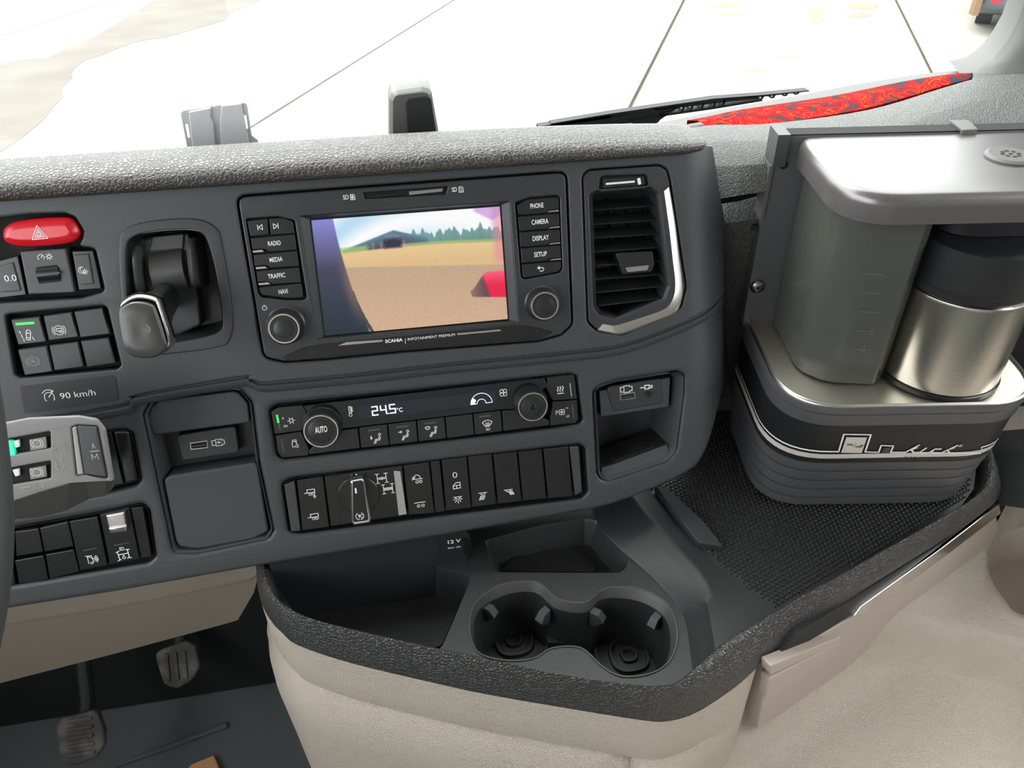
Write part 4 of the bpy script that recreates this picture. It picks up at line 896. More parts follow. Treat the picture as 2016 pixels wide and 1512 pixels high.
def infotainment():
    t = thing('infotainment_unit', 'infotainment unit with rear-camera picture between two columns of buttons', 'screen', at(805, 700))
    bez = [(591, 426), (1002, 397), (1019, 632), (624, 667)]
    lb = [(483.6, 431), (546, 426), (580, 434), (604, 587), (596, 591), (567, 591), (514, 585), (508, 577)]
    rb = [(1014, 399), (1040.6, 389), (1095, 384), (1101.5, 387.5), (1107, 529), (1101.5, 537), (1035, 550), (1026, 547)]
    slot = [(714, 380), (882, 367), (877, 382), (718, 391)]
    hb, hl, hr, hs = rh(bez, 0.0008), rh(lb, 0.002), rh(rb, 0.002), rh(slot, 0.001)
    dplate('housing', inset(HOLES['info'], 0.0013), 'housing', t, -0.010, 0.0008, 0.0012, [hb, hl, hr, hs])
    well('housing_gap', inset(HOLES['info'], 0.0001), 0.011, 'void', t)
    si = UV([(609, 431), (987, 403), (1003, 631), (637, 665)], -0.0045)
    dlofts('screen_bezel', [(fillet(UV(bez), 0.0008, 3), 0.0004), (fillet(si, 0.0003, 3), -0.0046)], 'housing', t, cap1=False, smooth=20)
    obj('glass', MB().rings([[DW(u, v, -0.0049) for u, v in si]], True).mesh(False), 'gloss', t, smooth=0)
    obj('screen', picture(), 'screen_picture', t, smooth=0, label='rear camera picture of a yard, dark car and trees')
    well('button_recess', hl, 0.004, 'void', t); well('button_recess', hr, 0.004, 'void', t); cs = well('card_slot', hs, 0.003, 'black', t)
    dpx('card_door', [(723, 385), (784, 379), (785, 385), (725, 390)], 'black', cs, -0.003, 0.0, 0.0003, 0.0002)
    dpx('memory_card', [(805, 377), (872, 371), (871, 377), (806, 384)], 'grey_plastic', cs, -0.003, -0.0004, 0.0003, 0.0002)
    for s, p0, p1, ic, n in (('SD', (676, 393), (687, 392), (694, 388), '1'), ('SD', (890, 378), (900, 377), (907.5, 373), '2')):
        text(t, s, p0, p1, 9, 0.0008); icon(t, ic, 5, [[(-0.75, -1), (-0.75, 1), (0.4, 1), (0.85, 0.5), (0.85, -1), (-0.75, -1)]], 0.0008, 1.4); ctext(t, n, ic, 4, 6, 0.0008)
    # left buttons
    B = [('track_button', [(487, 435), (526, 431), (529, 461), (493, 465)], None), ('track_button', [(530, 430.5), (557, 429), (576, 436), (580, 459), (533.5, 462)], None),
         ('source_button', [(494, 469), (580, 461.5), (584, 492), (530, 495), (519, 490), (497, 491)], 'RADIO'), ('source_button', [(499, 502), (584.5, 494.5), (588.5, 524), (533, 526.5), (522, 522), (501.5, 524)], 'MEDIA'),
         ('source_button', [(505, 534), (588.5, 526.5), (592.5, 556), (537, 559), (526, 554), (507.5, 556)], 'TRAFFIC'), ('source_button', [(510.5, 566), (593.5, 558), (597, 585), (570, 587), (517, 581), (511.5, 575)], 'NAVI')]
    cen = {'RADIO': (540, 478.5, 25), 'MEDIA': (543.5, 510.5, 26), 'TRAFFIC': (544.5, 542.5, 34), 'NAVI': (557.5, 573.5, 18)}
    for nm, px, s in B:
        b = key(t, px, 0.0006, name=nm, w0=-0.004, r=0.0006, bev=0.0004)
        if s: ctext(b, s, cen[s][:2], cen[s][2], 9.5, 0.0006)
    k = [o for o in t.children if o.name.startswith('track_button')]
    icon(k[0], (512, 447.5), 5, [[(0.9, 1), (-0.6, 0), (0.9, -1), (0.9, 1)], [(-0.9, 1), (-0.9, -1)]], 0.0006); icon(k[1], (543, 445), 5, [[(-0.9, 1), (0.6, 0), (-0.9, -1), (-0.9, 1)], [(0.9, 1), (0.9, -1)]], 0.0006)
    for p in ([(497, 493.5), (516, 491.5), (521, 496), (499, 498)], [(503, 526), (522, 524), (527, 528.5), (504.5, 530.5)], [(508, 557.5), (528, 555.5), (533, 560), (510, 562)]):
        dpx('marker_bar', p, 'satin', t, -0.004, 0.0004, 0.0003, 0.0003)
    # right buttons
    B = [('menu_button', [(1018, 404), (1038, 393), (1098.5, 388), (1100, 412), (1078, 415), (1074, 419), (1021, 423)], 'PHONE', (1057, 404.5, 26)), ('menu_button', [(1020, 427), (1100.5, 420.5), (1101.5, 444), (1080, 446), (1076, 450), (1022.5, 455)], 'CAMERA', (1063, 436, 33)),
         ('menu_button', [(1022.5, 458), (1101.5, 452), (1102.5, 476), (1081, 478), (1077, 482), (1024.5, 486.5)], 'DISPLAY', (1064.5, 468, 32)), ('menu_button', [(1025, 489.5), (1103, 483.5), (1104, 507), (1083, 509), (1079, 513), (1027, 518)], 'SETUP', (1064, 500, 25)), ('back_button', [(1027.5, 521), (1104, 514.5), (1105, 527), (1098, 535), (1034, 547), (1029.5, 545)], None, None)]
    for nm, px, s, c in B:
        b = key(t, px, 0.0006, name=nm, w0=-0.004, r=0.0006, bev=0.0004)
        if s: ctext(b, s, c[:2], c[2], 9.5, 0.0006)
        else: icon(b, (1064.5, 530), 6, [[(-0.9, 0.5), (0.4, 0.5)] + circ(0.4, -0.05, 0.55, 90, -90, 10) + [(-0.2, -0.6)], [(-0.4, 0.95), (-0.95, 0.5), (-0.4, 0.05)]], 0.0006, 1.8)
    for y0, x in ((416, 1076.5), (448, 1078), (479.5, 1079.5), (511, 1081)):
        dpx('marker_bar', [(x, y0 + 2.5), (x + 5, y0 - 1), (x + 23, y0 - 3), (x + 23.5, y0 + 0.5)], 'satin', t, -0.004, 0.0004, 0.0003, 0.0003)
    # rotary knobs
    for c, r, nm in (((559, 647), 1.0, 'a'), ((1072.5, 602), 0.96, 'b')):
        q = D(*c, 0.013); kn = dlathe('rotary_knob', q, [(0.0150 * r, -0.001), (0.0150 * r, 0.001), (0.0138 * r, 0.002), (0.0132 * r, 0.011), (0.0125 * r, 0.0128), (0.0116 * r, 0.0132)], 'button', t, smooth=40)
        dlathe('knob_ring', q, [(0.0117 * r, 0.0130), (0.0115 * r, 0.0136), (0.0106 * r, 0.0136), (0.0104 * r, 0.0128)], 'ring', kn, smooth=40)
        dlathe('knob_cap', q, [(0.0102 * r, 0.0128), (0.0094 * r, 0.0120), (0.0084 * r, 0.0126), (0.0074 * r, 0.0134), (0.002, 0.0136)], 'button', kn, smooth=50)
    icon(t, (521, 606), 5, [circ(0, 0, 0.9, 120, 420, 16), [(0, 0.3), (0, 1.3)]], 0.0008, 1.3)
    # name bar
    acc = [(552, 704), (600, 684), (640, 676.5), (1005, 640.5), (1040, 642), (1093, 653), (1060, 668), (780, 690), (640, 704), (575, 711)]
    nb = dplate('name_bar', fillet(UV(acc, 0.0016), 0.0015, 3), 'black', t, 0.0004, 0.0016, 0.0005)
    dpx('silver_dash', [(664, 681), (682, 674), (753, 669), (753.5, 673)], 'satin', nb, 0.001, 0.0021, 0.0002, 0.0002); dpx('silver_dash', [(900, 656.5), (984, 649), (986.5, 652), (901, 660)], 'satin', nb, 0.001, 0.0021, 0.0002, 0.0002)
    text(nb, 'SCANIA', (759, 675), (793, 671.5), 6.5, 0.0016, bold=0.03); text(nb, '|', (797.5, 674), (798.5, 674), 8, 0.0016); text(nb, 'INFOTAINMENT PREMIUM', (803, 670.5), (896, 661), 5.5, 0.0016, mt='print', bold=0.0)
infotainment()

# ---- air vent
def vent():
    t = thing('air_vent', 'tall dashboard air vent with dark louvres and a satin trim strip', 'vent', at(1260, 655))
    op = [(1167, 385), (1175.7, 381), (1280, 375), (1290.6, 385), (1311, 562.7), (1304, 586), (1216, 622), (1184, 613.6), (1175, 600.5)]
    o = fillet(UV(op, -0.010), 0.003, 4); v0 = inset(HOLES['vent'], 0.0007)
    op0 = fillet(UV([(1160, 368), (1170, 352), (1292, 342), (1300, 366), (1326, 562), (1312, 596), (1216, 634), (1180, 628), (1168, 612)], -0.004), 0.004, 4)
    sl = rh([(1183, 350), (1190, 347), (1272, 344), (1276, 362), (1272, 367), (1181, 374)], 0.0015)
    fr = MB()
    # frame: flat rim, then slope down into the opening (built as plate with opening plus slope walls)
    rim = fillet(UV([(1160, 384), (1173, 376), (1282, 368), (1297, 380), (1318, 563), (1308, 590), (1216, 628), (1181, 622), (1169, 605)], -0.001), 0.004, 4)
    dplate('frame', v0, 'housing', t, -0.006, -0.0006, 0.0012, [rim, sl])
    dlofts('inner_slope', [(rim, -0.0012), (inset(rim, 0.0012), -0.003), (o, -0.011), (o, -0.05)], 'housing', t, smooth=30)
    well('duct', HOLES['vent'], 0.055, 'void', t)
    L = [((1168, 415), (1290.6, 405.5)), ((1169, 442.8), (1293.5, 433.7)), ((1170, 469.5), (1298.8, 460.8)), ((1171, 497), (1301.7, 487.9)), ((1172.8, 524), (1305, 514.7)), ((1174, 550.5), (1308, 540.8)), ((1175, 577), (1309.5, 564)), ((1178, 603), (1296, 589))]
    for p0, p1 in L:
        a = D(*p0, -0.012); c = D(*p1, -0.012); b = MB(); pr = [(-0.012, 0.0), (-0.0125, 0.0007), (-0.014, 0.0009), (-0.030, 0.0062), (-0.030, 0.005), (-0.0135, -0.0005)]
        b.rings([[DW(q[0], q[1] + dv, w) for w, dv in pr] for q in (a, c)], True, True); obj('louvre', b.mesh(), 'black_matte', t, smooth=25)
    for x in (1200, 1235, 1270):
        a = D(x, 390, -0.033); c = D(x + 16, 600, -0.033); b = MB(); b.rings([[DW(q[0] + du, q[1], w) for du, w in ((-0.0006, -0.033), (0.0006, -0.033), (0.0006, -0.045), (-0.0006, -0.045))] for q in (a, c)], True, True); obj('rear_vane', b.mesh(), 'black_matte', t, smooth=0)
    tb = dpx('tab', [(1211, 498), (1286, 494), (1290, 520), (1284, 536), (1226, 541)], 'button', t, -0.022, -0.009, 0.002, 0.0015)
    dpx('tab_badge', [(1231, 527), (1278, 522), (1275, 532), (1236, 536)], 'satin', tb, -0.010, -0.0084, 0.0006, 0.0003)
    well('slider_recess', sl, 0.003, 'black', t)
    s = dpx('slider', [(1187, 351), (1268, 346), (1271, 364), (1188, 371)], 'button', t, -0.004, -0.0014, 0.001, 0.0006)
    bar(s, (1194, 362), (1248, 357.5), 3.6, -0.0013, 'print', 'slider_line'); bar(s, (1257.5, 353), (1259, 361), 6, -0.0013, 'print', 'slider_mark')
    oo = [(1318, 366), (1330, 434.6), (1338, 500), (1344.5, 551), (1345, 580), (1337, 605), (1321, 621), (1275, 640), (1225, 658), (1200, 657), (1174, 651.5)]
    ii = [(1306.6, 377), (1317, 452), (1324, 515), (1328.5, 557), (1325.5, 583), (1315, 602), (1298, 612), (1260, 625), (1213.5, 639), (1195, 638), (1187, 637)]
    A = UV(cr(oo, 4), 0.001); B = UV(cr(ii, 4), -0.001); b = MB()
    rs = []
    for (u0, v0_), (u1, v1) in zip(A, B): rs.append([DW(u0, v0_, -0.003), DW(u0, v0_, 0.0006), DW(u0 * 0.8 + u1 * 0.2, v0_ * 0.8 + v1 * 0.2, 0.0016), DW(u0 * 0.45 + u1 * 0.55, v0_ * 0.45 + v1 * 0.55, 0.0008), DW(u1, v1, -0.0008), DW(u1, v1, -0.004)])
    obj('trim_strip', b.rings(rs, True, True).mesh(), 'satin', t, smooth=40, label='satin silver trim strip')
vent()

# ---- climate panel
PERSON = [[(0.45, 0.45), (0.25, -0.1), (-0.35, -0.15), (-0.75, -0.95)], [(0.62, 0.25), (0.45, -0.35), (-0.2, -0.42), (-0.5, -1.0)], circ(0.55, 0.8, 0.22, 0, 360, 10)]
def fan(): return [circ(0.48 * math.cos(a), 0.48 * math.sin(a), 0.42, n=12) for a in (0.785, 2.356, 3.927, 5.498)]
def climate():
    t = thing('climate_panel', 'slim climate control panel showing 24.5 degrees between two rotary knobs', 'control panel', at(838, 900))
    w = -0.0008; well('panel_gap', HOLES['hvac'], 0.012, 'void', t, lip=-0.003)
    dplate('display_glass', fillet(UV([(597, 799), (1072, 744), (1078, 760), (1020, 805), (993, 806), (682, 843), (640, 846), (604, 812)], w - 0.0004), 0.001, 3), 'gloss', t, -0.008, w - 0.0004, 0.0004)
    lw = w - 0.0003
    dpx('lit_field', [(704, 800), (975, 769), (976, 794), (707, 826)], 'display_lit', t, -0.006, lw, 0.0002, 0.0001)
    # seven-segment reading 24.5
    seg = {'2': 'abged', '4': 'fgbc', '5': 'afgcd'}; P = {'a': ((0, 2), (1, 2)), 'b': ((1, 2), (1, 1)), 'c': ((1, 1), (1, 0)), 'd': ((0, 0), (1, 0)), 'e': ((0, 1), (0, 0)), 'f': ((0, 2), (0, 1)), 'g': ((0, 1), (1, 1))}
    u0, v0 = D(734, 817.5, lw); pm = px_m(750, 810); ls = []
    for k, ch in enumerate('245'):
        ox = (0, 17, 35)[k]
        for s in seg[ch]: ls.append([(u0 + pm * (ox + x * 10.5), v0 + pm * y * 8.8) for x, y in P[s]])
    ls.append([(u0 + pm * 30.5, v0), (u0 + pm * 31.5, v0)])
    b = ribbon(ls, 2.3 * pm); obj('reading', pyd([DW(v.x, v.y, lw + 0.0003) for v in b.v], b.f), 'lcd', t, smooth=0)
    text(t, '°C', (782, 811.5), (793, 810), 9, lw + 0.0001, mt='lcd', bold=0.0)
    icon(t, (689, 809), 11, [circ(0, -0.75, 0.28, 60, 400, 12), [(-0.15, -0.45), (-0.15, 0.8), (0.15, 0.9), (0.15, -0.45)], [(0.15, 0.8), (0.5, 0.6), (0.2, 0.45), (0.5, 0.25), (0.2, 0.1), (0.5, -0.1), (0.2, -0.25)]], lw, 1.4)
    icon(t, (948, 794), 21, [circ(0, 0, 1, 0, 180, 22) , circ(0, 0, 0.42, 0, 180, 12), [(1, 0), (0.42, 0)], [(-1, 0), (-0.42, 0)]], lw, 1.0, mt='lcd')
    icon(t, (948, 794), 21, [], lw, mt='lcd', fills=[[(-math.cos(math.radians(a)) * 0.98, math.sin(math.radians(a)) * 0.98) for a in (0, 12, 24, 38)] + [(-math.cos(math.radians(a)) * 0.6, math.sin(math.radians(a)) * 0.6) for a in (38, 24, 12, 0)]])
    icon(t, (991, 773), 9, fan(), lw, 1.4)
    kw = dict(w0=-0.008, r=0.0008, bev=0.0005)
    b = key(t, [(533.5, 811), (548, 803), (594, 798.5), (603, 812), (594, 848), (541, 855)], w, **kw); icon(b, (573.5, 828), 7, [circ(0, 0, 0.5, n=12)] + [[(0.5 * math.cos(a), 0.5 * math.sin(a)), (math.cos(a), math.sin(a))] for a in [k * 1.0472 for k in range(6)]], w, 1.5)
    bar(b, (545.5, 818), (548, 831), 4, w, 'led', 'led'); bar(b, (549.5, 834), (551.5, 846), 2.5, w, 'print_faint', 'indicator'); ctext(b, 'A', (557, 823), 4, 5, w); ctext(b, 'ON', (562, 838.5), 8, 5, w)
    b = key(t, [(542.5, 858), (593, 850), (608, 885), (606.6, 897), (555, 901), (547, 891)], w, **kw); icon(b, (580, 873), 8, [[(-0.6, -0.9), (-0.6, 0.2), (-0.35, 0.95), (0.5, 0.95), (0.55, -0.4)], circ(0.5, -0.75, 0.35, n=10), [(-0.6, -0.9), (0.1, -0.9)], [(-0.3, 0.55), (0.3, 0.55), (0.3, 0.25)]], w, 1.5); bar(b, (554, 864), (559, 890), 2, w, 'print_faint', 'indicator')
    xs = [((610, 892), (607, 898)), ((705.5, 842.6), (710, 882)), ((763, 836), (767, 876)), ((820, 829), (823.6, 869.5)), ((875.8, 822), (879.6, 863)), ((931, 815.6), (934.7, 856)), ((987, 809), (990, 849)), ((1081, 830), (1083, 838))]
    ic = [None, ((741, 863), 'down'), ((796, 856.5), 'face'), ((851, 849.5), 'both'), None, ((959.5, 836), 'max'), None]
    for k, ((a0, a1), (c0, c1)) in enumerate(zip(xs, xs[1:])):
        q = [(a0[0] + 1.2, a0[1]), (c0[0] - 1.2, c0[1]), (c1[0] - 1.2, c1[1]), (a1[0] + 1.2, a1[1])]
        if k == 0: q = [(640, 852), (704, 844), (708.5, 882), (609, 895), (608, 889)]
        if k == 6: q = [(988.5, 809), (1030, 806), (1080, 828), (1081.5, 837.5), (991.5, 849)]
        b = key(t, q, w, **kw)
        if ic[k]:
            c, s = ic[k]; bar(b, (c[0] - 15, c[1] - 15.5), (c[0] + 6, c[1] - 18), 2.4, w, 'print_faint', 'indicator')
            if s == 'max':
                icon(b, c, 10, [[(-0.95, 0.55), (-0.5, 0.85), (0, 0.95), (0.5, 0.85), (0.95, 0.55), (0.55, -0.15), (-0.55, -0.15), (-0.95, 0.55)]] + [[(x, 0.45), (x + 0.08, 0.2), (x - 0.05, -0.1), (x, -0.5)] for x in (-0.3, 0, 0.3)], w, 1.4); ctext(b, 'MAX', (c[0] + 1.5, c[1] + 9), 8, 4, w)
            else:
                icon(b, (c[0] + 2, c[1]), 10, PERSON, w, 1.5)
                if s == 'down': icon(b, (c[0] - 10, c[1] - 1), 4, [[(0, 0.9), (0, -0.5)]], w, 2.0, fills=[[(-0.8, -0.1), (0.8, -0.1), (0, -1)]])
                if s == 'face': icon(b, (c[0] - 8, c[1] - 6), 4, [[(-0.9, 0), (0.3, 0)]], w, 1.6, fills=[[(0.1, 0.8), (0.1, -0.8), (1, 0)]])
                if s == 'both': icon(b, (c[0] - 9, c[1] - 6), 5, [[(-0.9, 0.5), (0, 0.8), (0.9, 0.5), (0.5, -0.3), (-0.5, -0.3), (-0.9, 0.5)]], w, 1.6)
    b = key(t, [(1077, 743.6), (1131, 738.5), (1136, 785.5), (1088, 789), (1076, 765), (1078, 752)], w, **kw); icon(b, (1103, 767), 8, [[(x, -0.5), (x - 0.15, -0.1), (x + 0.15, 0.3), (x, 0.8)] for x in (-0.6, 0, 0.6)] + [[(-0.7, -0.95), (0.7, -0.95)]], w, 1.8); bar(b, (1122, 755), (1125, 780), 2, w, 'print_dim', 'indicator')
    b = key(t, [(1088, 791.5), (1136, 788), (1138.5, 825), (1132.6, 833), (1085, 838), (1083, 828)], w, **kw); icon(b, (1106, 811), 7, fan(), w, 1.3); ctext(b, 'P', (1096.5, 812), 5, 9, w, bold=0.0); ctext(b, 'HI', (1116, 803), 4, 3, w); ctext(b, 'LO', (1117.5, 819), 6, 4.5, w); bar(b, (1126, 797), (1129.5, 822), 2, w, 'print_faint', 'indicator')
    for c, R, auto in (((632, 849), 0.0143, 1), ((1049, 801), 0.0129, 0)):
        q = D(*c, 0.013); kn = dlathe('rotary_knob', q, [(R * 1.14, -0.006), (R * 1.14, 0.001), (R * 1.08, 0.002), (R * 1.03, 0.011), (R * 0.97, 0.0126), (R * 0.93, 0.013)], 'button', t, smooth=40)
        dlathe('knob_ring', q, [(R * 0.965, 0.0128), (R * 0.95, 0.0135), (R * 0.90, 0.0135), (R * 0.88, 0.0128)], 'ring', kn, smooth=40)
        cap = dlathe('knob_cap', q, [(R * 0.87, 0.0128), (R * 0.80, 0.0118), (R * 0.74, 0.0126), (R * 0.66, 0.0134), (0.002, 0.0136)], 'button', kn, smooth=50)
        if auto: ctext(cap, 'AUTO', (632, 845), 24, 13, 0.0137, bold=0.02); bar(cap, (622, 857.5), (646, 855), 3, 0.0137, 'black', 'indicator')
        else: dlathe('knob_dimple', D(1050, 801.5, 0.0138), [(0.0025, 0.0137), (0.0022, 0.0139), (0.001, 0.0136)], 'gloss', cap, n=16)
climate()

# ---- switch row
TRAILER = [[(-1, -0.1), (-0.45, -0.1)], [(-0.45, -0.1), (-0.45, 0.55), (0.9, 0.55), (0.9, -0.1), (-0.45, -0.1)], circ(0.0, -0.4, 0.24, n=10), circ(0.6, -0.4, 0.24, n=10)]
LAMP = [[(-0.9, 0.6), (0.9, 0.6)], circ(0, 0.6, 0.5, 180, 360, 10)]
AXLE = [[(-0.8, 0.9), (-0.8, -0.9)], [(0.8, 0.9), (0.8, -0.9)], [(-0.8, 0), (0.8, 0)], [(-1.1, 0.9), (-0.5, 0.9)], [(-1.1, -0.9), (-0.5, -0.9)], [(0.5, 0.9), (1.1, 0.9)], [(0.5, -0.9), (1.1, -0.9)], [(-0.15, 0.25), (0.15, -0.25)], [(-0.15, -0.25), (0.15, 0.25)], circ(-0.45, 0, 0.15, n=8), circ(0.45, 0, 0.15, n=8)]
def switch_row():
    t = thing('switch_row', 'long row of black rocker switches with a silver-edged rotary selector', 'switch panel', at(855, 1045))
    well('row_recess', HOLES['row'], 0.012, 'void', t, lip=-0.003)
    w = -0.0006; kw = dict(w0=-0.009, r=0.0008, bev=0.0008)
    key(t, [(559, 955), (580, 948), (592, 1046), (573, 1047)], -0.0015, 'button_grey', 'end_trim', **kw)
    key(t, [(1121, 880), (1140, 880), (1146, 968), (1132, 977)], -0.0015, 'button_grey', 'end_trim', **kw)
    def rocker(px, nm='rocker_switch'): return key(t, px, w, 'black', nm, **kw)
    b = rocker([(584, 946), (636, 938.5), (648.5, 1038.5), (595, 1045)]); icon(b, (610, 969), 11, TRAILER + [[(0.75, -0.7), (0.75, -1.3)], [(0.5, -1.0), (0.75, -0.7), (1.0, -1.0)]], w, 1.4); icon(b, (617, 1017), 11, TRAILER, w, 1.4)
    b = rocker([(638, 938), (792, 918), (801, 1014), (651, 1037)], 'selector_plate')
    key(b, [(775, 927), (788, 928), (800.5, 1012), (785, 1015)], w + 0.0002, 'print_dim', 'bright_strip', w0=-0.003, r=0.0004, bev=0.0001)
    bar(b, (701.5, 934), (702, 938), 3, w, 'print', 'index_mark')
    icon(b, (751.6, 941.5), 11, AXLE, w, 1.4); icon(b, (764, 962), 11, AXLE + [[(-0.7, 0.2), (0.7, 0.2)], [(-0.7, -0.2), (0.7, -0.2)]], w, 1.4)
    q = D(706, 977, 0.003); ds = dlathe('selector_disc', q, [(0.0172, w), (0.0172, 0.0006), (0.0165, 0.0012), (0.004, 0.0012)], 'black', t, smooth=40)
    hp = [(689, 947), (716, 942.5), (731, 1021), (729, 1031), (696, 1036), (691, 1028)]
    h = dpx('selector_handle', hp, 'chrome', t, 0.0, 0.012, 0.0025, 0.0018, n=4)
    hi = [(694, 949), (714, 946), (725.5, 1022), (722, 1025), (697, 1028.5), (695, 1025)]
    dpx('handle_face', hi, 'black', h, 0.008, 0.0126, 0.0015, 0.0004)
    bar(h, (700, 962), (701, 970), 3.2, 0.0127, 'print', 'pointer_mark')
    icon(h, (708.5, 1016), 8, [circ(0, 0, 0.95, 120, 240, 8), circ(0, 0, 0.95, -60, 60, 8), [(-0.45, 0.35), (0.05, 0.35)], [(-0.2, 0.35), (-0.2, -0.4)], circ(0.4, -0.02, 0.36, 50, 310, 8), [(-0.6, -0.75), (-0.2, -0.9)], [(0.2, -0.9), (0.6, -0.75)]], 0.0127, 1.3)
    b = rocker([(794, 918), (845, 911), (855.5, 1011), (805, 1014.5)]); icon(b, (821, 943), 11, [[(-0.95, 0), (0.95, -0.0)], circ(-0.05, -0.55, 0.24, n=10), circ(0.6, -0.55, 0.24, n=10), circ(0, 0.2, 0.6, 0, 170, 10), [(-0.85, 0.45), (-0.6, 0.15), (-0.3, 0.4)]], w, 1.4); icon(b, (827, 992), 11, [[(-0.95, 0.3), (0.95, 0.3)], circ(-0.3, -0.35, 0.24, n=10), circ(0.5, -0.35, 0.24, n=10)], w, 1.4)
    key(t, [(847, 910), (866, 907.8), (876.5, 1007.5), (857, 1010)], -0.0012, 'black', 'spacer', **kw)
    b = rocker([(869.5, 906.6), (919, 901), (928, 1000), (878, 1006.5)]); ctext(b, '0', (895.5, 934.5), 9, 13, w, bold=-0.01); icon(b, (898.5, 956), 8, [[(-0.8, -0.8), (0.95, -0.7), (0.95, 0.8), (0.0, 0.8), (-0.8, 0.1), (-0.8, -0.8)], [(-0.8, 0.02), (0.95, 0.1)], [(0.05, 0.1), (0.05, -0.7)]], w, 1.4); icon(b, (901.5, 983), 9, LAMP + [[(0.55 * math.cos(a), 0.5 + 0.75 * math.sin(a)), (1.0 * math.cos(a), 0.5 + 1.4 * math.sin(a))] for a in (-0.4, -0.95, -1.57, -2.2, -2.74)], w, 1.4)
    b = rocker([(921, 900), (968.4, 895.4), (977.4, 993), (929.5, 999.5)]); icon(b, (951, 975), 9, LAMP + [[(x, -0.1), (x - 0.35, -1.0)] for x in (-0.5, -0.2, 0.1, 0.4)], w, 1.4)
    b = rocker([(971, 896), (1018, 890.5), (1027, 987.6), (980, 992.5)]); icon(b, (1001, 969), 9, LAMP + [[(x, 0.25), (x + 0.45, -0.6)] for x in (0.0, 0.25, 0.5, 0.75)], w, 1.4)
    rocker([(1020, 890.5), (1067, 885), (1076, 982), (1029.5, 987)], 'blank_switch'); rocker([(1069.6, 885.5), (1119, 879.7), (1128, 977.5), (1079, 982)], 'blank_switch')
switch_row()

# ---- cubby with sockets on the right
USB = [[(-1, 0.4), (-0.4, 0.4), (-0.4, -0.4), (-1, -0.4), (-1, 0.4)], [(-0.4, 0.55), (0.55, 0.55), (0.55, 0.35), (0.95, 0.35), (0.95, -0.35), (0.55, -0.35), (0.55, -0.55), (-0.4, -0.55), (-0.4, 0.55)]]
def cubby():
    t = thing('socket_cubby', 'small open cubby with media sockets at the right end of the dashboard', 'storage', at(1260, 940))
    o = HOLES['cub']; dlofts('cubby_shell', [(o, -0.003), (inset(o, 0.0015), -0.006), (inset(o, 0.0055), -0.018), (inset(o, 0.006), -0.060)], 'dash', t, smooth=25)
    md = dpx('socket_block', [(1180, 770), (1320, 743), (1317, 801), (1183, 821)], 'dash', t, -0.055, -0.012, 0.001, 0.0008)
    p = dpx('socket_plate', [(1194, 762), (1302, 745), (1306, 794.5), (1207.6, 811)], 'housing', md, -0.014, -0.0108, 0.0035, 0.0012)
    w = -0.0107
    u = dpx('usb_port', [(1220, 776), (1250, 771.5), (1251.5, 784.5), (1221, 788.4)], 'satin', p, -0.013, -0.0104, 0.0004, 0.0002); dpx('port_slot', [(1222, 778), (1248.5, 774), (1250, 783), (1223, 787)], 'void', u, -0.0125, -0.0102, 0.0003, 0.0001); dpx('contact_tongue', [(1224, 782), (1247, 779), (1247.5, 781.5), (1224.5, 784.5)], 'button_grey', u, -0.0123, -0.0100, 0.0002, 0.0001)
    j = dlathe('audio_jack', D(1277, 775.7, w), [(0.0030, w), (0.0030, w + 0.0006), (0.0021, w + 0.0006), (0.0019, w + 0.0001)], 'button', p, n=24); dlathe('jack_hole', D(1277, 775.7, w), [(0.0019, w), (0.0018, w + 0.0003)], 'void', j, n=20)
    icon(p, (1233, 766), 12, USB, w, 1.8); icon(p, (1273, 762), 12, [[(-1, 0), (-0.4, 0.0)], [(-0.3, 0.3), (0.4, 0.3), (0.4, -0.3), (-0.3, -0.3), (-0.3, 0.3)], [(0.4, 0.2), (0.9, 0.15), (0.9, -0.15), (0.4, -0.2)]], w, 2.2)
    fw = -0.012
    f = [D(*p_, -0.014) for p_ in ((1186, 918), (1209, 916), (1315, 874))]; lo = [D(*p_, -0.008) for p_ in ((1186, 936), (1210, 929), (1316, 890))]
    b = MB(); b.rings([[DW(u_, v_ - 0.006, -0.006) for u_, v_ in lo], [DW(u_, v_ + 0.001, -0.008) for u_, v_ in lo], [DW(u_, v_ + 0.006, -0.011) for u_, v_ in lo], [DW(u_, v_ + 0.006, -0.056) for u_, v_ in lo]], closed=False); obj('pocket_lip', b.mesh(False), 'dash', t, smooth=30)
    a, c, d = [DW(u_, v_ + 0.0068, -0.013) for u_, v_ in lo]; bk = EW * -0.040
    m_ = MB(); m_.rings([[a, c, d], [a + bk, c + bk, d + bk]], closed=False); pm = obj('pocket_mat', m_.mesh(False), 'rubber', t, smooth=0)
    st = MB(); nrm = (d - c).cross(bk).normalized(); nrm = nrm if nrm.z > 0 else -nrm; ex = (d - c).normalized(); ey = bk.normalized()
    for i in range(13):
        for q in range(10):
            p_ = c + ex * (0.0012 + 0.0031 * (i + 0.5 * (q & 1))) + ey * (0.002 + 0.0036 * q); k_ = [p_ + ex * x + ey * y for x, y in ((-0.0011, -0.0008), (0.0011, -0.0008), (0.0011, 0.0008), (-0.0011, 0.0008))]; st.add(k_ + [v + nrm * 0.0008 for v in k_], [(0, 1, 5, 4), (1, 2, 6, 5), (2, 3, 7, 6), (3, 0, 4, 7), (4, 5, 6, 7)])
    obj('mat_studs', st.mesh(), 'rubber', pm, smooth=0, kind='stuff')
cubby()

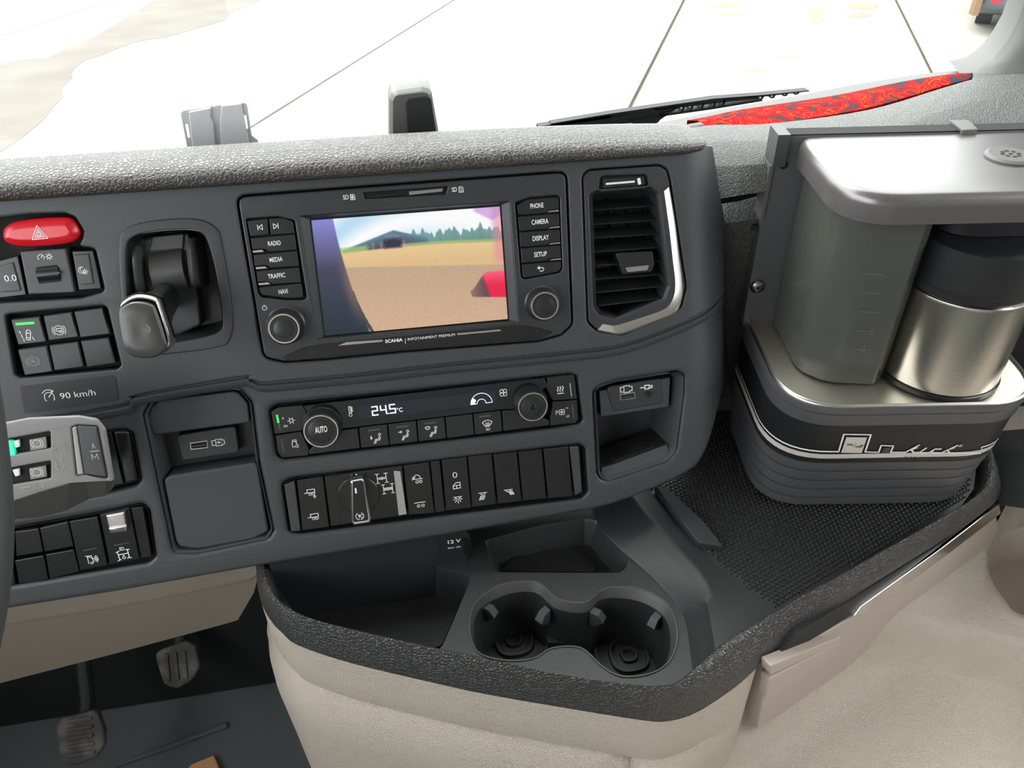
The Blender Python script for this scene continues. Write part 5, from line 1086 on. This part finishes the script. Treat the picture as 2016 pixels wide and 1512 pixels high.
# ---- storage pocket with socket on the left
def pocket():
    t = thing('storage_pocket', 'dashboard phone pocket with one charging socket above its flap', 'storage', at(410, 1085))
    o = HOLES['poc']; dlofts('pocket_shell', [(o, -0.003), (inset(o, 0.0012), -0.0055), (inset(o, 0.0035), -0.012), (inset(o, 0.004), -0.045)], 'dash', t, smooth=25)
    dpx('top_cover', [(292, 822), (298, 801), (313, 789), (459, 771), (470, 774), (488, 795), (492, 832), (301, 857)], 'dash', t, -0.03, -0.0065, 0.003, 0.0012)
    bpn = dpx('back_panel', [(300, 850), (494, 826), (508, 912), (318, 945)], 'dash_dark', t, -0.044, -0.026, 0.001, 0.0005)
    w = -0.0158
    p = dpx('socket_plate', [(346, 857), (463.5, 838), (471, 891), (359, 909)], 'housing', t, -0.028, -0.016, 0.004, 0.0012)
    u = dpx('usb_port', [(374, 872), (408, 867), (409.5, 882), (375, 886)], 'satin', p, -0.018, -0.0156, 0.0004, 0.0002); dpx('port_slot', [(375.5, 873.5), (406.5, 869), (408, 880.5), (376.5, 884)], 'void', u, -0.0176, -0.0154, 0.0003, 0.0001); dpx('contact_tongue', [(378, 878), (405, 874.5), (405.5, 877), (378.5, 881)], 'button_grey', u, -0.0174, -0.0152, 0.0002, 0.0001)
    icon(p, (430, 871), 13, USB + [[(-0.2, 0.0), (0.15, 0.2), (0.05, -0.15), (0.4, 0.0)]], w, 1.7)
    dpx('flap', [(322, 946), (333, 937), (501.6, 911.5), (508, 917), (528, 1047), (495, 1063), (390.5, 1082), (354, 1077), (346, 1066)], 'dash', t, -0.03, -0.0045, 0.003, 0.002)
pocket()

# ---- hazard cluster
def hazard():
    t = thing('hazard_cluster', 'red hazard warning button above the dimmer wheel and two small switches', 'switch panel', at(90, 590))
    well('cluster_recess', HOLES['haz'], 0.012, 'void', t)
    hz = [(2, 462), (7, 445), (36, 433), (127, 426.5), (141, 432), (155.5, 453), (154, 467), (137, 481), (41, 488), (7, 478)]
    o = chaikin(UV(hz, 0.003), 2); b = dlofts('hazard_button', [(o, -0.01), (o, 0.0008), (inset(o, 0.0008), 0.0022), (inset(o, 0.0042), 0.0046), (inset(o, 0.006), 0.0048)], 'red', t, smooth=40, label='red hazard button with white triangle')
    wh = 0.0050; T = lambda k: [(-k, -0.62 * k), (k, -0.62 * k), (0, 1.12 * k), (-k, -0.62 * k)]
    icon(b, (77, 461), 15, [T(1.05), T(0.62), T(0.3)], wh, 1.5)
    w = 0.0006
    b = key(t, [(39, 495), (128.6, 489), (147.6, 576), (56, 580)], w, 'button_grey', 'dimmer_plate', bev=0.0009)
    d = dpx('dimmer_slot', [(70.5, 526), (112.7, 521), (121, 554), (76, 559)], 'void', b, -0.003, w + 0.0002, 0.001, 0.0001)
    a = D(74, 541, w); c = D(117, 537, w); mb = MB(); rs = []
    for q in (a, c): rs.append([DW(q[0], q[1] + 0.0055 * math.cos(an), w - 0.002 + 0.0045 * math.sin(an)) for an in (math.pi * k / 10 for k in range(11))])
    obj('dimmer_wheel', mb.rings(rs, True, True).mesh(), 'black', b, smooth=40); bar(b, (76, 541), (117, 537), 3, w + 0.0026, 'button_grey', 'wheel_notch')
    icon(b, (81, 507), 7, [circ(0, 0, 0.9, -40, 220, 16), [(0, 0), (0.5, 0.5)]], w, 1.4); icon(b, (97, 505), 7, [circ(0, 0, 0.45, n=10)] + [[(0.65 * math.cos(k * 0.785), 0.65 * math.sin(k * 0.785)), (math.cos(k * 0.785), math.sin(k * 0.785))] for k in range(8)], w, 1.4)
    b = key(t, [(-20, 518), (35, 503), (52, 581), (-5, 588)], -0.001, 'black', 'reading_display'); f = key(b, [(-15, 528), (25, 516), (41, 573), (0, 576)], 0.0002, 'button_grey', 'display_window', w0=-0.004); ctext(f, '0.0', (20.5, 547), 24, 14, 0.0003, bold=0.0)
    b = key(t, [(141.5, 494), (183.5, 493), (200, 569), (155, 572)], -0.001, 'black', 'night_switch'); f = key(b, [(144, 502), (174, 499), (184, 559), (158, 561)], 0.0003, 'button_grey', 'switch_cap', w0=-0.004); icon(f, (163, 533), 9, [circ(-0.15, 0.15, 0.75, 60, 330, 14), circ(0.1, 0.25, 0.6, 100, 290, 10), circ(0.45, -0.25, 0.3, n=10)] + [[(0.45 + 0.45 * math.cos(k * 0.785), -0.25 + 0.45 * math.sin(k * 0.785)), (0.45 + 0.7 * math.cos(k * 0.785), -0.25 + 0.7 * math.sin(k * 0.785))] for k in range(8)], 0.0004, 1.2)
hazard()

def six_block():
    t = thing('switch_block', 'block of six square switches with a green lit lane symbol', 'switch panel', at(125, 735))
    well('block_recess', HOLES['six'], 0.010, 'void', t)
    Bx = [[(20, 629), (77.5, 623), (91.5, 673.5), (35, 680)], [(84, 621.5), (140.5, 614), (155, 664), (95, 671.5)], [(144.4, 613), (201.6, 605.5), (217, 658), (157.5, 665.5)], [(34, 689), (91.5, 681), (103, 732), (48, 739.5)], [(95.5, 679.5), (153.5, 672.5), (165, 723), (106.5, 730.5)], [(157.5, 671), (213, 664.5), (227, 716), (170.5, 724)]]
    w = 0.0004; bs = [dlofts('square_switch', (lambda o: [(o, -0.008), (o, -0.0006), (inset(o, 0.0008), w)])(fillet(UV(p, w), 0.001, 3)), 'button_grey' if i in (3,) else 'button', t, smooth=30) for i, p in enumerate(Bx)]
    bar(bs[0], (33, 638), (66, 635.5), 5, w, 'led', 'led'); bar(bs[1], (97, 632), (121, 630), 2, w, 'print_faint', 'indicator'); bar(bs[3], (47, 693.5), (78, 691), 2, w, 'print_faint', 'indicator')
    icon(bs[0], (54, 660), 12, [[(-1.1, 0.9), (-1.0, 0.4)], [(-0.95, 0.15), (-0.85, -0.35)], [(-0.8, -0.6), (-0.72, -1.0)], [(0.75, -0.4), (0.95, -0.95)], [(-0.3, -0.7), (0.25, -0.9), (0.7, 0.5), (0.55, 0.95), (0.15, 0.95), (-0.05, 0.6), (-0.3, -0.7)], [(0.0, 0.4), (0.5, 0.3)], [(-0.1, -0.4), (0.35, -0.5)]], w, 1.6)
    icon(bs[1], (116.5, 650), 12, [circ(0, 0, 0.82, n=20), circ(0, 0, 1.1, 140, 220, 8), circ(0, 0, 1.1, -40, 40, 8), [(-0.5, 0.15), (-0.3, 0.35), (0.5, 0.3), (0.5, -0.1), (-0.5, -0.1), (-0.5, 0.15)], circ(0.05, -0.25, 0.14, n=8), circ(0.4, -0.25, 0.14, n=8)], w, 1.5)
    icon(bs[3], (65, 711), 12, [circ(0, 0, 0.82, n=20), circ(0, 0, 1.1, 140, 220, 8), circ(0, 0, 1.1, -40, 40, 8), [(-0.4, 0.3), (0.1, 0.4), (0.1, -0.1), (0.4, -0.3)], [(-0.35, -0.3), (-0.1, 0.0), (0.35, 0.1)], circ(-0.1, 0.1, 0.3, n=8)], w, 1.3, mt='print_dim')
six_block()

o_ = fillet(UV([(39.7, 761), (219, 739), (227, 744), (233, 785), (227, 788.5), (54, 813.6), (47, 810)], 0.0005), 0.001, 3)
st_ = thing('speed_sticker', 'matt grey sticker with speed limit 90 km/h below the switch block', 'sticker', at(135, 810))
sb_ = dplate('sticker_film', o_, 'dash_dark', st_, 0.0002, 0.0005, 0.0001)
text(st_, '90 km/h', (120, 785.5), (189, 777.5), 13.5, 0.0005, bold=0.0)
icon(st_, (97, 780), 13, [circ(0, -0.1, 0.75, -30, 205, 16), [(-0.1, -0.15), (0.85, 0.85)], circ(0, 0.0, 1.1, 55, 145, 8), [(0.85, 0.85), (0.45, 0.75)], [(-0.75, -0.55), (-0.55, -0.75)], [(0.75, -0.55), (0.55, -0.75)]], 0.0005, 1.5)

# ---- gear selector
def gear():
    t = thing('gear_selector', 'dashboard gear lever with chrome-edged grip in a deep recessed gate', 'gear lever', at(345, 695))
    dplate('gate_frame', chaikin(UV(B_GEAR, 0.0015), 3), 'housing', t, -0.004, 0.0015, 0.001, [chaikin(UV(H_GEAR, 0.0015), 3)])
    o = HOLES['gear']; dlofts('gate_well', [(o, 0.001), (inset(o, 0.002), -0.014), (inset(o, 0.004), -0.034)], 'button', t, smooth=30)
    # raised liner with two guide ridges
    dpx('gate_liner', [(254, 498), (268, 470), (372, 456), (384, 520), (396, 640), (350, 662), (280, 668)], 'housing', t, -0.044, -0.020, 0.004, 0.002)
    for p0, p1, r in (((256, 484), (270, 590), 0.0050), ((371, 472), (383, 572), 0.0050)):
        a, c = D(*p0, -0.005), D(*p1, -0.005); P = [(a[0] + (c[0] - a[0]) * k / 8, a[1] + (c[1] - a[1]) * k / 8) for k in range(9)]; b = MB(); rs = []
        for i, (u, v) in enumerate(P):
            h = -0.005 - 0.010 * (abs(i - 4) / 4) ** 4; rs.append([DW(u - r, v, -0.03), DW(u - r * 0.7, v, h - 0.003), DW(u, v, h), DW(u + r * 0.7, v, h - 0.003), DW(u + r, v, -0.03)])
        obj('guide_ridge', b.rings(rs, True, True).mesh(), 'gate', t, smooth=60)
    dpx('top_shelf', [(300, 466), (362, 460), (360, 490), (292, 496)], 'gate', t, -0.044, -0.018, 0.001, 0.001)
    a, c = D(293, 520, -0.012), D(358, 512, -0.012); b = MB(); rs = []
    for q in (a, c): rs.append([DW(q[0], q[1] + 0.017 * math.cos(an) - 0.008, -0.026 + 0.017 * math.sin(an)) for an in (math.pi * k / 14 for k in range(15))])
    obj('gate_drum', b.rings(rs, True, True).mesh(), 'gate', t, smooth=40)
    # lever: shaft and grip, grip faces the driver
    kc = at(287, 640, 0.062); W0 = 0.062
    sh0 = at(335, 580, -0.012); ax = (kc + Vector((0.006, 0, 0.004)) - sh0)
    b = MB(); rs = []
    xa = EU; ya = EV
    grip = [(235, 607), (242, 590), (270, 578), (306, 584), (318.5, 603), (338.6, 671), (331, 690), (310, 700.5), (276, 700.5), (255, 690), (244, 671)]
    g = [tuple(p) for p in cr(UV(grip, W0), 4, True)]; cg = Vector((sum(p[0] for p in g) / len(g), sum(p[1] for p in g) / len(g)))
    s0 = D(328, 585, -0.014); s0 = Vector(s0)
    def blend(k, sc): return [tuple(Vector(s0).lerp(cg, k) + (Vector(p) - cg) * sc) for p in g]
    lv = dlofts('lever_shaft', [(blend(0.0, 0.50), -0.014), (blend(0.25, 0.56), 0.010), (blend(0.55, 0.66), 0.030), (blend(0.85, 0.86), 0.046), (blend(1, 0.96), 0.052)], 'black', t, smooth=60)
    dlofts('grip_band', [(blend(1, 0.955), 0.0505), (blend(1, 1.0), 0.053), (blend(1, 1.0), 0.060), (blend(1, 0.96), 0.0635), (blend(1, 0.90), 0.0645), (blend(1, 0.86), 0.0640)], 'chrome', t, cap1=False, smooth=60, label='chrome grip band')
    gf = dlofts('grip_face', [([(x - 0.0012, y - 0.0020) for x, y in blend(1, 0.90)], 0.060), ([(x - 0.0015, y - 0.0022) for x, y in blend(1, 0.895)], 0.0655), ([(x - 0.0015, y - 0.002) for x, y in blend(1, 0.82)], 0.0672), ([(x - 0.0015, y - 0.002) for x, y in blend(1, 0.55)], 0.0678), ([(x - 0.0015, y - 0.002) for x, y in blend(1, 0.2)], 0.0675)], 'knob_face', t, smooth=60)
    icon(gf, (286, 648), 9, [circ(0, 0, 1, -60, 60, 10), circ(0, 0, 0.7, -60, 60, 10), circ(0, 0, 0.4, -80, 20, 6)], 0.0676, 1.2, mt='print_dim')
gear()

# ---- lower left switch block and lone blank switch
def low_block():
    t = thing('switch_block', 'lower left switch block with one chrome lever switch marked ED', 'switch panel', at(150, 1140))
    well('block_recess', HOLES['low'], 0.012, 'void', t, lip=-0.003)
    w = -0.0008; kw = dict(w0=-0.009, r=0.0008, bev=0.0007)
    for p in ([(-40, 1057), (22, 1046), (27, 1097), (-30, 1107)], [(-40, 1114), (24, 1103), (30, 1150), (-30, 1160)], [(29, 1047), (75.4, 1040.6), (85, 1087), (32, 1096)], [(29, 1104), (85.5, 1093.5), (95, 1143), (37, 1149)], [(78, 1040), (133.6, 1027), (144.5, 1076), (87.5, 1087)], [(89.5, 1092), (145, 1082), (156, 1126), (97.5, 1140)]): key(t, p, w, 'black', 'blank_switch', **kw)
    b = key(t, [(136, 1027), (192, 1017), (211, 1113), (157.5, 1124)], w, 'black', 'alarm_switch', **kw); bar(b, (165, 1084), (190, 1079), 1.2, w, 'print_faint', 'indicator')
    icon(b, (181, 1101), 11, [[(-0.7, -0.8), (-0.7, 0.8), (0.1, 0.8), (0.1, 0.2), (0.3, -0.6), (-0.1, -0.6)], circ(-0.15, -0.75, 0.22, n=8), circ(0.25, 0.0, 0.4, -50, 50, 6), circ(0.25, 0.0, 0.65, -50, 50, 6), circ(0.25, 0, 0.9, -50, 50, 6), [(-1.0, 0.9), (1.1, -0.3)]], w, 1.3)
    b = key(t, [(196, 1013.5), (254, 1000), (274.5, 1100.5), (216, 1112)], w, 'black', 'lever_switch', **kw); bar(b, (225, 1074), (253, 1068), 1.2, w, 'print_faint', 'indicator')
    lv = dpx('lever_cap', [(207.7, 1015), (244.7, 1008), (249, 1042), (215.6, 1048.5)], 'satin', b, -0.002, 0.005, 0.0012, 0.0012); dpx('cap_foot', [(213, 1040), (249.5, 1034), (249.5, 1046), (216, 1051)], 'chrome', lv, -0.001, 0.0064, 0.001, 0.001)
    ctext(b, 'ED', (240, 1080), 9, 8, w); icon(b, (243, 1092), 13, [[(-1, 0.55), (-0.5, 0.75)], [(-1, -0.95), (-0.5, -0.75)], [(-0.8, 0.6), (-0.7, -0.85)], [(0.8, 0.85), (0.8, -0.65)], [(0.5, 0.85), (1.1, 0.85)], [(0.5, -0.65), (1.1, -0.65)], [(-0.75, 0.1), (0.8, 0.2)], [(0, 0.15), (0, -0.3)], circ(0, -0.5, 0.22, n=8)], w, 1.8)
    key(t, [(257, 1000), (281, 998), (298.5, 1097), (277.5, 1099)], -0.0015, 'black', 'end_trim', **kw)
low_block()
def blank():
    t = thing('blank_panel', 'narrow black blank switch between stalk and phone pocket', 'switch panel', at(245, 955))
    well('panel_recess', HOLES['blk'], 0.012, 'void', t, lip=-0.003)
    key(t, [(150, 866), (219, 851), (243, 952), (170, 966)], -0.002, 'black', 'blank_switch', w0=-0.009); key(t, [(223, 850), (253, 850), (270, 948), (246, 954)], -0.0008, 'black', 'end_trim', w0=-0.009, bev=0.002, r=0.002)
blank()

# ---- stalk on the steering column
def stalk():
    W1 = 0.085
    t = thing('column_stalk', 'grey steering column stalk with two slide switches and an A M end button', 'stalk', at(110, 1010, 0.05))
    body = [(-60, 845), (8, 833), (53, 824), (153, 819.5), (190, 826), (206, 846), (224, 950), (206, 948), (165, 938), (132, 955), (80, 970), (29, 987), (-60, 1008)]
    slots = [[(-40, 875), (16, 865), (98, 850), (99, 882), (29, 894), (-40, 906)], [(-40, 934), (24, 921.5), (99, 908), (99, 941), (29, 953), (-40, 966)]]
    o = fillet(UV(body, W1), 0.004, 4); hs = [fillet(UV(s, W1), 0.0008, 3) for s in slots]; ab = [(140, 842), (151, 837), (190.5, 839), (211, 943), (166, 936), (150, 937)]; ha = fillet(UV(ab, W1), 0.001, 3)
    dplate('top_plate', o, 'grey_plastic', t, W1 - 0.004, W1, 0.0015, hs + [ha])
    low = UV([(-60, 850), (8, 840), (53, 832), (150, 828), (186, 834), (200, 850), (220, 962), (212, 973), (178, 980), (132, 1003), (80, 1016), (29, 1020), (-60, 1030)], W1 - 0.03); lo = fillet(low, 0.004, 4)
    dlofts('under_body', [(lo, W1 - 0.035), (lo, W1 - 0.028), (o, W1 - 0.0035)], 'pod', t, cap0=True, cap1=False, smooth=50)
    for s, led in zip(slots, (1, 0)):
        q = well('slide_slot', fillet(UV(s, W1), 0.0008, 3), 0.0035, 'void', t) if False else dlofts('slide_slot', [(fillet(UV(s, W1), 0.0008, 3), W1 - 0.0005), (fillet(UV(s, W1), 0.0008, 3), W1 - 0.0035)], 'void', t)
        x, y = s[1]
        dpx('slide_mark', [(57, y + 1), (90, y - 5), (92, y + 17), (60, y + 23)], 'grey_plastic', q, W1 - 0.003, W1 - 0.0012, 0.0003, 0.0002); dpx('slider', [(24, y + 4), (37, y + 1), (38, y + 15), (30, y + 17)], 'print', q, W1 - 0.003, W1 - 0.001, 0.0005, 0.0004)
        icon(q, (73, y + 8), 11, [circ(0, 0, 0.65, n=14), circ(0, 0, 0.95, 130, 230, 8), circ(0, 0, 0.95, -50, 50, 8)], W1 - 0.0012, 1.2, mt='print')
        if led: dpx('led', [(6, 868), (24, 868), (30, 896), (12, 900)], 'led_teal', q, W1 - 0.003, W1 - 0.0002, 0.0003, 0.0002)
    b = dpx('end_button', [(151.5, 838.5), (189.5, 841), (209, 940), (166, 934)], 'button_grey', t, W1 - 0.008, W1 + 0.0015, 0.001, 0.0008); dpx('button_edge', [(141.5, 843), (150.5, 838.5), (165, 934), (152, 935)], 'print_dim', b, W1 - 0.008, W1 + 0.0005, 0.001, 0.0008)
    ctext(b, 'A', (184, 877), 7, 11, W1 + 0.0016, mt='print_dim'); bar(b, (178, 889), (195, 887), 1.5, W1 + 0.0016, 'print_dim', 'divider'); icon(b, (187, 899), 5.5, [[(-0.9, -1), (-0.9, 1), (0, -0.4), (0.9, 1), (0.9, -1)]], W1 + 0.0016, 1.6, mt='print_dim')
    icon(t, (118, 880), 12, [circ(0, 0, 0.7, n=14), circ(0, 0, 1.05, 120, 240, 8), circ(0, 0, 1.05, -60, 60, 8)], W1, 1.6, mt='print_dim'); icon(t, (117, 912), 16, [[(-0.45, 1.0), (-0.25, -0.2), (-0.6, -0.2), (0, -0.95), (0.6, -0.25), (0.25, -0.25), (0.45, 1.0)]], W1, 1.4, mt='print_dim')
    ctext(t, 'AUT', (76, 957), 20, 9, W1, mt='print_dim'); bar(t, (40, 961), (60, 958), 1.5, W1, 'print_dim', 'dash_mark')
stalk()
def wheel():
    n = (CAM - at(0, 1000, 0.15)).normalized(); q = lambda x, y: CAM + ray(x, y) * 0.40
    P = [q(*p) for p in ((-90, 560), (-52, 660), (-28, 760), (-13, 860), (-3, 950), (1, 1040), (-3, 1130), (-16, 1220), (-42, 1330), (-90, 1440))]
    P = [Vector(p) - RT * 0.0100 for p in cr([tuple(p) for p in P], 6)]
    t = thing('steering_wheel', 'black steering wheel rim just entering at the left edge', 'steering wheel', P[-1])
    C = P[len(P) // 2] - RT * 0.21; b = MB().tube(P, 0.0135, 16); obj('rim', b.mesh(), 'wheel_rim', t, smooth=70)
wheel()

# ---- things standing on the dash in front of the glass
def on_dash():
    yb = 0.66; pn = Vector((0, -1, 0))
    def V(px, py, o=0.0): h = hit(px, py, Vector((0, yb - o, 0)), pn); return (h.x, h.z)
    def vp(nm, loop, mt, par, o0, o1, bev=0.0006, holes=(), **k):
        me = flat(loop, holes, o0, o1, bev)
        for v in me.vertices: v.co = Vector((v.co.x, yb - v.co.z, v.co.y))
        return obj(nm, fix(me), mt, par, **k)
    zb = V(430, 330)[1]
    t = thing('device_bracket', 'grey plastic device bracket with slotted edges standing behind the dashboard roll', 'bracket', Vector((V(430, 300)[0], yb, 0.90)))
    out = [V(*p) for p in ((355.6, 222), (361, 216.5), (420, 207), (422.5, 209), (425, 206.5), (483, 201), (487, 206), (496, 265), (508, 275), (516, 300), (530, 400), (390, 400), (368, 286))]
    sl = [[V(*p) for p in q] for q in (((364.5, 243), (370, 243), (374.5, 269.5), (370, 270)), ((480.5, 226), (485, 226), (488.5, 252), (484, 253)))]
    vp('plate', out, 'bracket', t, -0.001, 0.0015, 0.0005, sl)
    fl = [[V(*p, 0.004) for p in q] for q in (((371, 221), (415, 212), (414, 232), (420, 243), (424, 290), (432, 400), (398, 400), (378, 285)), ((436, 208.5), (474, 204), (482, 240), (492, 290), (508, 400), (444, 400), (432, 242), (434, 232)))]
    for f in fl: vp('raised_pad', fillet(f, 0.0012, 3), 'bracket', t, 0.0005, 0.004, 0.001)
    t = thing('sensor_pod', 'dark sensor pod with a black window standing behind the dashboard roll', 'sensor', Vector((V(815, 300)[0], yb, 0.90)))
    o = fillet([V(*p) for p in ((766, 330), (766, 191), (771, 180), (780, 175), (829, 168.6), (843, 171), (849, 178.5), (863, 258), (872, 330))], 0.003, 4)
    b = MB(); q = lambda oo, d: [Vector((x, yb - d, z)) for x, z in oo]
    b.rings([q(inset(o, 0.004), -0.03), q(o, -0.024), q(o, 0.004), q(inset(o, 0.003), 0.008)], True, True); obj('body', b.mesh(), 'pod', t, smooth=50)
    f = fillet([V(*p, 0.009) for p in ((808, 330), (803, 260), (798.5, 203), (804.6, 195), (841.5, 190), (849, 194), (858.5, 258), (866, 330))], 0.002, 3); vp('window', f, 'black_matte', t, 0.006, 0.009, 0.0006)
    # wiper outside the glass
    t = thing('windscreen_wiper', 'black windscreen wiper resting along the base of the glass', 'wiper', G(1350, 215, 0.93))
    def pp(p, z=0.955): h = hit(*p, Vector((0, 0.90, 0)), Vector((0, -1, 0))); return h
    def strip(nm, up, dn, mt='black_matte', d=0.012):
        a = [pp(p) for p in up]; c = [pp(p) for p in dn]; s = Vector((0, d, 0)); b = MB(); b.rings([a, c, [p + s for p in c], [p + s for p in a], a], closed=False); obj(nm, b.mesh(), mt, t, smooth=30)
    strip('base_cover', [(1060, 249), (1200, 227), (1288, 214), (1340, 209)], [(1060, 300), (1200, 285), (1280, 260), (1300, 236)])
    strip('blade', [(1085, 243), (1200, 224), (1288, 211), (1406, 194), (1500, 187), (1593, 178)], [(1085, 250), (1200, 233), (1288, 218), (1406, 199), (1500, 191), (1593, 180)])
    strip('arm', [(1180, 240), (1290, 222), (1330, 205), (1430, 194), (1490, 190)], [(1180, 248), (1290, 230), (1340, 212), (1440, 200), (1495, 194)])
    strip('lower_link', [(1280, 228), (1330, 221), (1400, 211), (1500, 196)], [(1285, 232), (1335, 225), (1405, 215), (1502, 199)])
    for x, y0, y1 in ((1345, 207, 220), (1362, 205, 217), (1383, 202, 214), (1407, 198, 211), (1425, 196, 208), (1500, 189, 197), (1523, 186, 194), (1548, 183, 190), (1570, 181, 187)):
        strip('bridge', [(x, y0), (x + 6, y0 - 1)], [(x - 5, y1), (x + 1, y1 - 1)])
on_dash()
def parked_car():
    # rear corner of a car standing on the yard to the right
    t = thing('parked_car', 'rear corner of a silver-grey car parked on the yard beside the pillar', 'car', G(1960, 66, GZ))
    fwd = Vector((0.62, 0.78, 0)).normalized(); rt = Vector((0.78, -0.62, 0)); c = G(1898, 66, GZ)
    def bw_(a, b, z): return c + rt * a + fwd * b + Z * z
    prof = [(-0.05, 0.30), (-0.12, 0.42), (-0.14, 0.62), (-0.08, 0.80), (0.05, 0.95), (0.35, 1.02), (0.75, 1.42), (1.4, 1.50), (3.0, 1.45), (4.2, 0.95), (4.3, 0.35), (0.2, 0.22)]
    rs = []
    for a, k in ((0.0, 0.90), (0.08, 0.97), (0.25, 1.0), (1.55, 1.0), (1.72, 0.97), (1.8, 0.90)): rs.append([bw_(a, b + (1 - k) * 1.2 if b < 2 else b - (1 - k) * 1.2, 0.2 + (z - 0.2) * (0.6 + 0.4 * k) if z < 0.9 else z * (0.75 + 0.25 * k)) for b, z in prof])
    obj('body', MB().rings(rs, True, True).mesh(), 'car_paint', t, smooth=45)
    b = MB(); b.rings([[bw_(a, -0.16 + (0.10 if a < 0.02 else 0), z) for a in (-0.02, 0.03, 0.10)] for z in (0.26, 0.52)], closed=False); obj('bumper_trim', b.mesh(False), 'car_trim', t, smooth=40)
    for a in (0.25, 1.55):
        b = MB(); b.box(bw_(a, -0.12, 0.46), rt, fwd, Z, 0.05, 0.04, 0.04); obj('tail_lamp', b.mesh(), 'red', t, smooth=0)
    for a in (0.08, 1.62):
        for bb in (0.75, 3.4):
            w = MB(); w.rings([[bw_(a + s, bb + 0.31 * math.cos(k * 0.2618), 0.31 + 0.31 * math.sin(k * 0.2618)) for k in range(24)] for s in (0, 0.2)], True, True); obj('wheel', w.mesh(), 'tyre', t, smooth=30)
parked_car()
